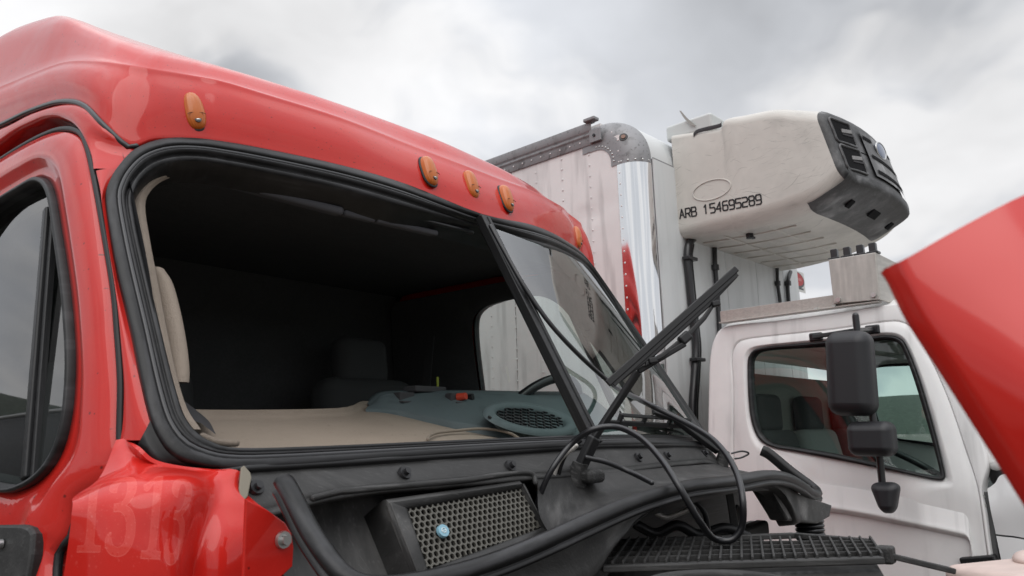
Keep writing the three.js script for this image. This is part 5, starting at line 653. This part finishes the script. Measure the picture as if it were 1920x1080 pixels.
  const up = [[1.96,1.8053,0.5762],[1.96,1.8276,0.6059],[1.96,1.8555,0.6255],[1.96,1.8596,0.6524],[1.96,1.8306,0.6882]], md = [[1.958,1.6426,0.5819],[1.958,1.6401,0.6061],[1.958,1.6379,0.6369],[1.958,1.6322,0.6702],[1.958,1.6251,0.7111]].map((p, i) => add(p, [0.02 * i * i * 0.06, 0, 0])), dn = md.map((p) => [p[0] + 0.0, 1.1, p[2] + 0.03]);
  part('corner_panel', grid([up, up.map((p, i) => add(lerp(p, md[i], 0.5), [-0.012, 0, 0])), md], 5, 5, { thick: 0.01 }), MWhiteNew, cab, 'glossy white front corner panel ahead of the door'); part('corner_panel', grid([md.map((p) => add(p, [0, -0.008, 0])), dn], 5, 5, { thick: 0.01 }), MWhiteNew, cab);
  part('windscreen_foot', tube([[2.02,2.0418,0.556],[2.02,1.9583,0.5786],[2.02,1.8765,0.6006],[2.02,1.8362,0.6061]], 0.03), MRubber, cab);
  const hg = [[1.972,1.7943,0.5597],[1.972,1.6401,0.561],[1.972,1.5335,0.5647]]; part('hinge_strip', bar(hg[0], hg[2], 0.025, 0.012, [-1, 0, 0]), phys({ color: lin(0.10, 0.10, 0.10), roughness: 0.5 }), cab); for (const q of [[1.955,1.7774,0.5556],[1.955,1.7437,0.5566]]) part('hinge_bolt', cyl(q, [-1, 0, 0], 0.008, 0.008), MSteel, cab);
  const al = [[1.93,1.5364,0.4571],[1.93,1.5549,0.5758]]; part('arch_lip', bar(al[0], al[1], 0.06, 0.03, [0, 1, 0]), MRubber, cab);
  // roof gutter flange and bracket box
  const fg = [[2.03,2.5924,-0.5144],[2.03,2.5968,0.0408],[2.03,2.5915,0.2491]]; part('roof_flange', merge([bar(add(fg[0], [0, 0.03, 0]), add(fg[2], [0, 0.03, 0]), 0.004, 0.06), bar(fg[0], fg[2], 0.05, 0.006)]), MGalv, cab, 'grey sheet metal flange along the cab roof'); for (const q of [[2.02,2.5913,-0.3856],[2.02,2.5954,-0.0289],[2.02,2.596,0.0565]]) part('flange_bolt', cyl(add(q, [0, 0.0, 0]), [-0.6, 1, 0], 0.01, 0.006), MSteel, cab);
  const B = [[2,2.8116,0.0586],[2,2.8078,0.2637],[2,2.5961,0.2592],[2,2.6055,0.0602]]; const bx = part('bracket_box', plate(B.map((p) => [2.0, p[1], p[2]]).reverse(), 0.06, { bevel: 0.003 }), MGalv, cab, 'streaked galvanised bracket box on the cab roof'); part('bracket_end', plate([[2.005, B[1][1] + 0.0, B[1][2] + 0.002], [2.005, B[2][1], B[2][2] + 0.002], [2.45, B[2][1] - 0.02, B[2][2] + 0.06], [2.45, B[1][1] - 0.05, B[1][2] + 0.06]], 0.01), MGalv, bx);
  for (const q of [[1.997,2.6213,0.0844],[1.997,2.6204,0.2363]]) part('bracket_bolt', cyl(q, [-1, 0, 0], 0.011, 0.008), MSteel, bx); for (const s of [0.1, 0.38, 0.66, 0.92]) { const q = lerp(B[0], B[1], s); part('bracket_peg', merge([frameAt(new RoundedBoxGeometry(0.03, 0.05, 0.03, 2, 0.005), [2.03, q[1] + 0.025, q[2]], [1, 0, 0], [0, 1, 0]), frameAt(new RoundedBoxGeometry(0.045, 0.012, 0.05, 2, 0.004), [2.03, q[1] + 0.004, q[2]], [1, 0, 0], [0, 1, 0])]), MBlack, bx); }
  // mirrors on the near side
  const mp = new THREE.Group(); mp.name = 'mirror_assembly'; cab.add(mp);
  const rb = (P, dpt, r, tp = 0) => { const w = Math.hypot(...sub(P[1], P[0])), h = Math.hypot(...sub(P[3], P[0])), g = new RoundedBoxGeometry(dpt, h, w, 6, r), X = P; const ctr = lerp(lerp(P[0], P[2], 0.5), lerp(P[1], P[3], 0.5), 0.5); const zz = nrm(sub(P[1], P[0])), yy = nrm(sub(P[0], P[3])); const m = new THREE.Matrix4().makeBasis(V3(nrm(crs(yy, zz))), V3(nrm(crs(zz, nrm(crs(yy, zz))))), V3(zz)).setPosition(...ctr); const A = g.attributes.position; for (let i = 0; i < A.count; i++) { const x = A.getX(i), y = A.getY(i); A.setZ(i, A.getZ(i) * (1 + tp * y / h)); if (x < 0) A.setX(i, x * (1 + 0.25 * (1 - (2 * y / h) ** 2))); } g.computeVertexNormals(); g.applyMatrix4(m); return g; };
  const m1 = [[1.72,2.4408,0.1092],[1.72,2.431,0.2881],[1.72,2.1044,0.2909],[1.72,2.0998,0.1115]], m2 = [[1.72,2.076,0.1707],[1.72,2.0714,0.3404],[1.72,1.9398,0.3286],[1.72,1.9414,0.1639]], m3 = [[1.74,1.8395,0.2356],[1.74,1.8405,0.3205],[1.74,1.7245,0.2989],[1.74,1.7221,0.2359]];
  part('main_mirror', rb(m1, 0.13, 0.05, -0.06), MMirror, mp, 'tall black mirror housing'); part('wide_mirror', rb(m2, 0.11, 0.035), MMirror, mp, 'small black wide angle mirror housing'); part('mirror_boot', rb(m3, 0.07, 0.03, 0.8), MMirror, mp);
  const pl = [[1.76,2.5058,0.2284],[1.76,2.3994,0.2291],[1.76,2.1386,0.2453],[1.76,2.0538,0.2519],[1.76,1.9496,0.256],[1.76,1.8366,0.2549]]; part('mirror_pole', tube(pl, 0.014, { seg: 60 }), MBlack, mp);
  const ar = [[1.95,2.4595,-0.0157],[1.95,2.4642,0.2291]]; part('mirror_bracket', merge([bar(add(ar[0], [-0.02, 0, 0]), add(pl[0], [0, -0.06, 0]), 0.022, 0.018), bar(add(pl[0], [0, -0.06, 0]), add(ar[1], [-0.02, 0, 0]), 0.022, 0.018), frameAt(new RoundedBoxGeometry(0.02, 0.04, 0.06, 2, 0.008), ar[0], [1, 0, 0], [0, 1, 0]), frameAt(new RoundedBoxGeometry(0.02, 0.04, 0.06, 2, 0.008), ar[1], [1, 0, 0], [0, 1, 0])]), MBlack, mp);
  // interior
  for (const s of [2.3, 2.85, 3.4]) { const o = new THREE.Group(); o.name = 'cab_seat'; cab.add(o); const b = new RoundedBoxGeometry(0.46, 0.62, 0.12, 4, 0.05); b.rotateX(-0.2); b.translate(s, 1.75, -0.38); part('seat_back', b, s === 2.85 ? MGreySeat : MSeat, o); const h = new RoundedBoxGeometry(0.26, 0.2, 0.09, 4, 0.04); h.translate(s, 2.14, -0.45); part('headrest', h, MSeat, o); const cu = new RoundedBoxGeometry(0.46, 0.12, 0.5, 4, 0.05); cu.translate(s, 1.42, -0.12); part('seat_cushion', cu, MSeat, o); }
  const ds = new RoundedBoxGeometry(1.6, 0.4, 0.4, 4, 0.06); ds.translate(CX, 1.6, 0.5); part('cab_dashboard', ds, MSeat, cab);
  const wh = new THREE.TorusGeometry(0.21, 0.016, 12, 48); wh.rotateX(-1.0); wh.translate(2.3, 1.86, 0.22); part('cab_steering_wheel', wh, MBlack, cab);
  // chassis and wheels
  for (const x of [2.45, 3.25]) { const r = new RoundedBoxGeometry(0.08, 0.22, 7.0, 2, 0.01); r.translate(x, 0.95, -2.8); part('frame_rail', r, MBlack, wt); }
  for (const [x, z] of [[2.08, 0.1], [3.62, 0.1], [2.12, -4.2], [3.58, -4.2]]) { const ty = new THREE.LatheGeometry([[0.22, -0.1], [0.36, -0.12], [0.41, -0.09], [0.42, 0], [0.41, 0.09], [0.36, 0.12], [0.22, 0.1]].map((q) => new THREE.Vector2(q[0], q[1])), 36); ty.rotateZ(Math.PI / 2); ty.translate(x, 0.42, z); const w = part('wheel', ty, MRubber, wt); part('rim', cyl([x - 0.06, 0.42, z], [1, 0, 0], 0.22, 0.12, 28), MSteel, w); }
  for (const z of [0.1, -4.2]) part('axle', cyl([2.1, 0.42, z], [1, 0, 0], 0.05, 1.5), MBlack, wt);
  for (const z of [0.1, -4.2]) for (const x of [2.45, 3.25]) part('spring_block', bar([x, 0.42, z], [x, 0.9, z], 0.08, 0.1, [0, 0, 1]), MBlack, wt);
}

// ---------------------------------------------------------------- setting
function structure(name, geo, m) { const o = new THREE.Mesh(geo, m); o.name = name; o.userData.kind = 'structure'; o.receiveShadow = o.castShadow = true; scene.add(o); return o; }
{
  const g = new THREE.PlaneGeometry(2400, 2400, 1, 1); g.rotateX(-Math.PI / 2); const U = g.attributes.uv; for (let i = 0; i < U.count; i++) U.setXY(i, U.getX(i) * 480, U.getY(i) * 480);
  structure('ground', g, phys({ map: tex(512, (u, v) => { const k = 0.82 + 0.3 * (N1(u, v) - 0.5) + 0.3 * (N4(u, v) - 0.5); return [0.47 * k, 0.45 * k, 0.42 * k]; }, true), roughness: 0.95 }));
  // ring of far hills
  const rows = []; for (let j = 0; j < 6; j++) { const row = []; for (let i = 0; i < 180; i++) { const a = i / 180 * Math.PI * 2, ca = Math.cos(a), sa = Math.sin(a), da = Math.atan2(Math.sin(a + 1.86), Math.cos(a + 1.86)), h = (12 + 26 * fbm(ca * 2.4 + 7, sa * 2.4 + 3, 4) + 78 * Math.exp(-da * da / 0.5)) * [0, 0.35, 0.7, 0.93, 1, 0.9][j] + 3 * fbm(ca * 20, sa * 20 + j * 3, 3) * (j > 0), r = 420 + j * 55; row.push([ca * r, h - (j === 0 ? 2 : 0), sa * r]); } rows.push(row); }
  structure('hills', fromGrid(rows, true), phys({ map: tex(512, (u, v) => { const n = N2(u, v), k = 0.8 + 0.5 * (n - 0.5); return [0.30 * k, 0.33 * k, 0.29 * k]; }, true, 0.02, 0.02), roughness: 0.95, side: THREE.DoubleSide }));
}
// dark van parked behind and beside the tractor; it shows only as a reflection in the passenger window
{
  const van = thing('parked_van', 'black van parked alongside behind the red truck, mirrored in its door window', 'van');
  const W = 1.0, prof = [[0.45, 0], [0.9, -0.02], [1.5, 0.02], [2.1, 0.10], [2.75, 0.16], [3.02, 0.28], [3.1, 0.5]];
  const MVan = phys({ color: lin(0.012, 0.012, 0.014), roughness: 0.5, clearcoat: 0.25, clearcoatRoughness: 0.2, side: THREE.DoubleSide });
  const secs = [[-10.2, 1], [-10.1, 1.02], [-7, 1.03], [-5.4, 1.02], [-4.9, 0.86], [-4.5, 0.62], [-4.2, 0.55], [-3.9, 0.42]].map(([z, k]) => { const r = []; for (const [y, i] of prof) r.push([-W + i * 0.6, 0.45 + (y - 0.45) * (y > 1.2 ? k : 1), z]); for (const [y, i] of [...prof].reverse()) r.push([W - i * 0.6, 0.45 + (y - 0.45) * (y > 1.2 ? k : 1), z]); return r; });
  van.position.set(-4.2, 0, 0);
  part('van_body', grid(secs, 2, 3), MVan, van);
  part('roof_rail', tube([[0.72, 3.2, -10], [0.72, 3.24, -7.5], [0.72, 3.2, -5.3]], 0.025), MSteel, van); part('roof_rail', tube([[-0.72, 3.2, -10], [-0.72, 3.24, -7.5], [-0.72, 3.2, -5.3]], 0.025), MSteel, van);
  for (const z of [-9.2, -5]) for (const x of [-0.85, 0.85]) { const ty = new THREE.LatheGeometry([[0.2, -0.1], [0.33, -0.12], [0.36, -0.06], [0.36, 0.06], [0.33, 0.12], [0.2, 0.1]].map((q) => new THREE.Vector2(q[0], q[1])), 32); ty.rotateZ(Math.PI / 2); ty.translate(x, 0.36, z); const w = part('wheel', ty, MRubber, van); part('rim', cyl([x - 0.05, 0.36, z], [1, 0, 0], 0.2, 0.1, 24), MSteel, w); }
}
renderer.render(scene, camera);
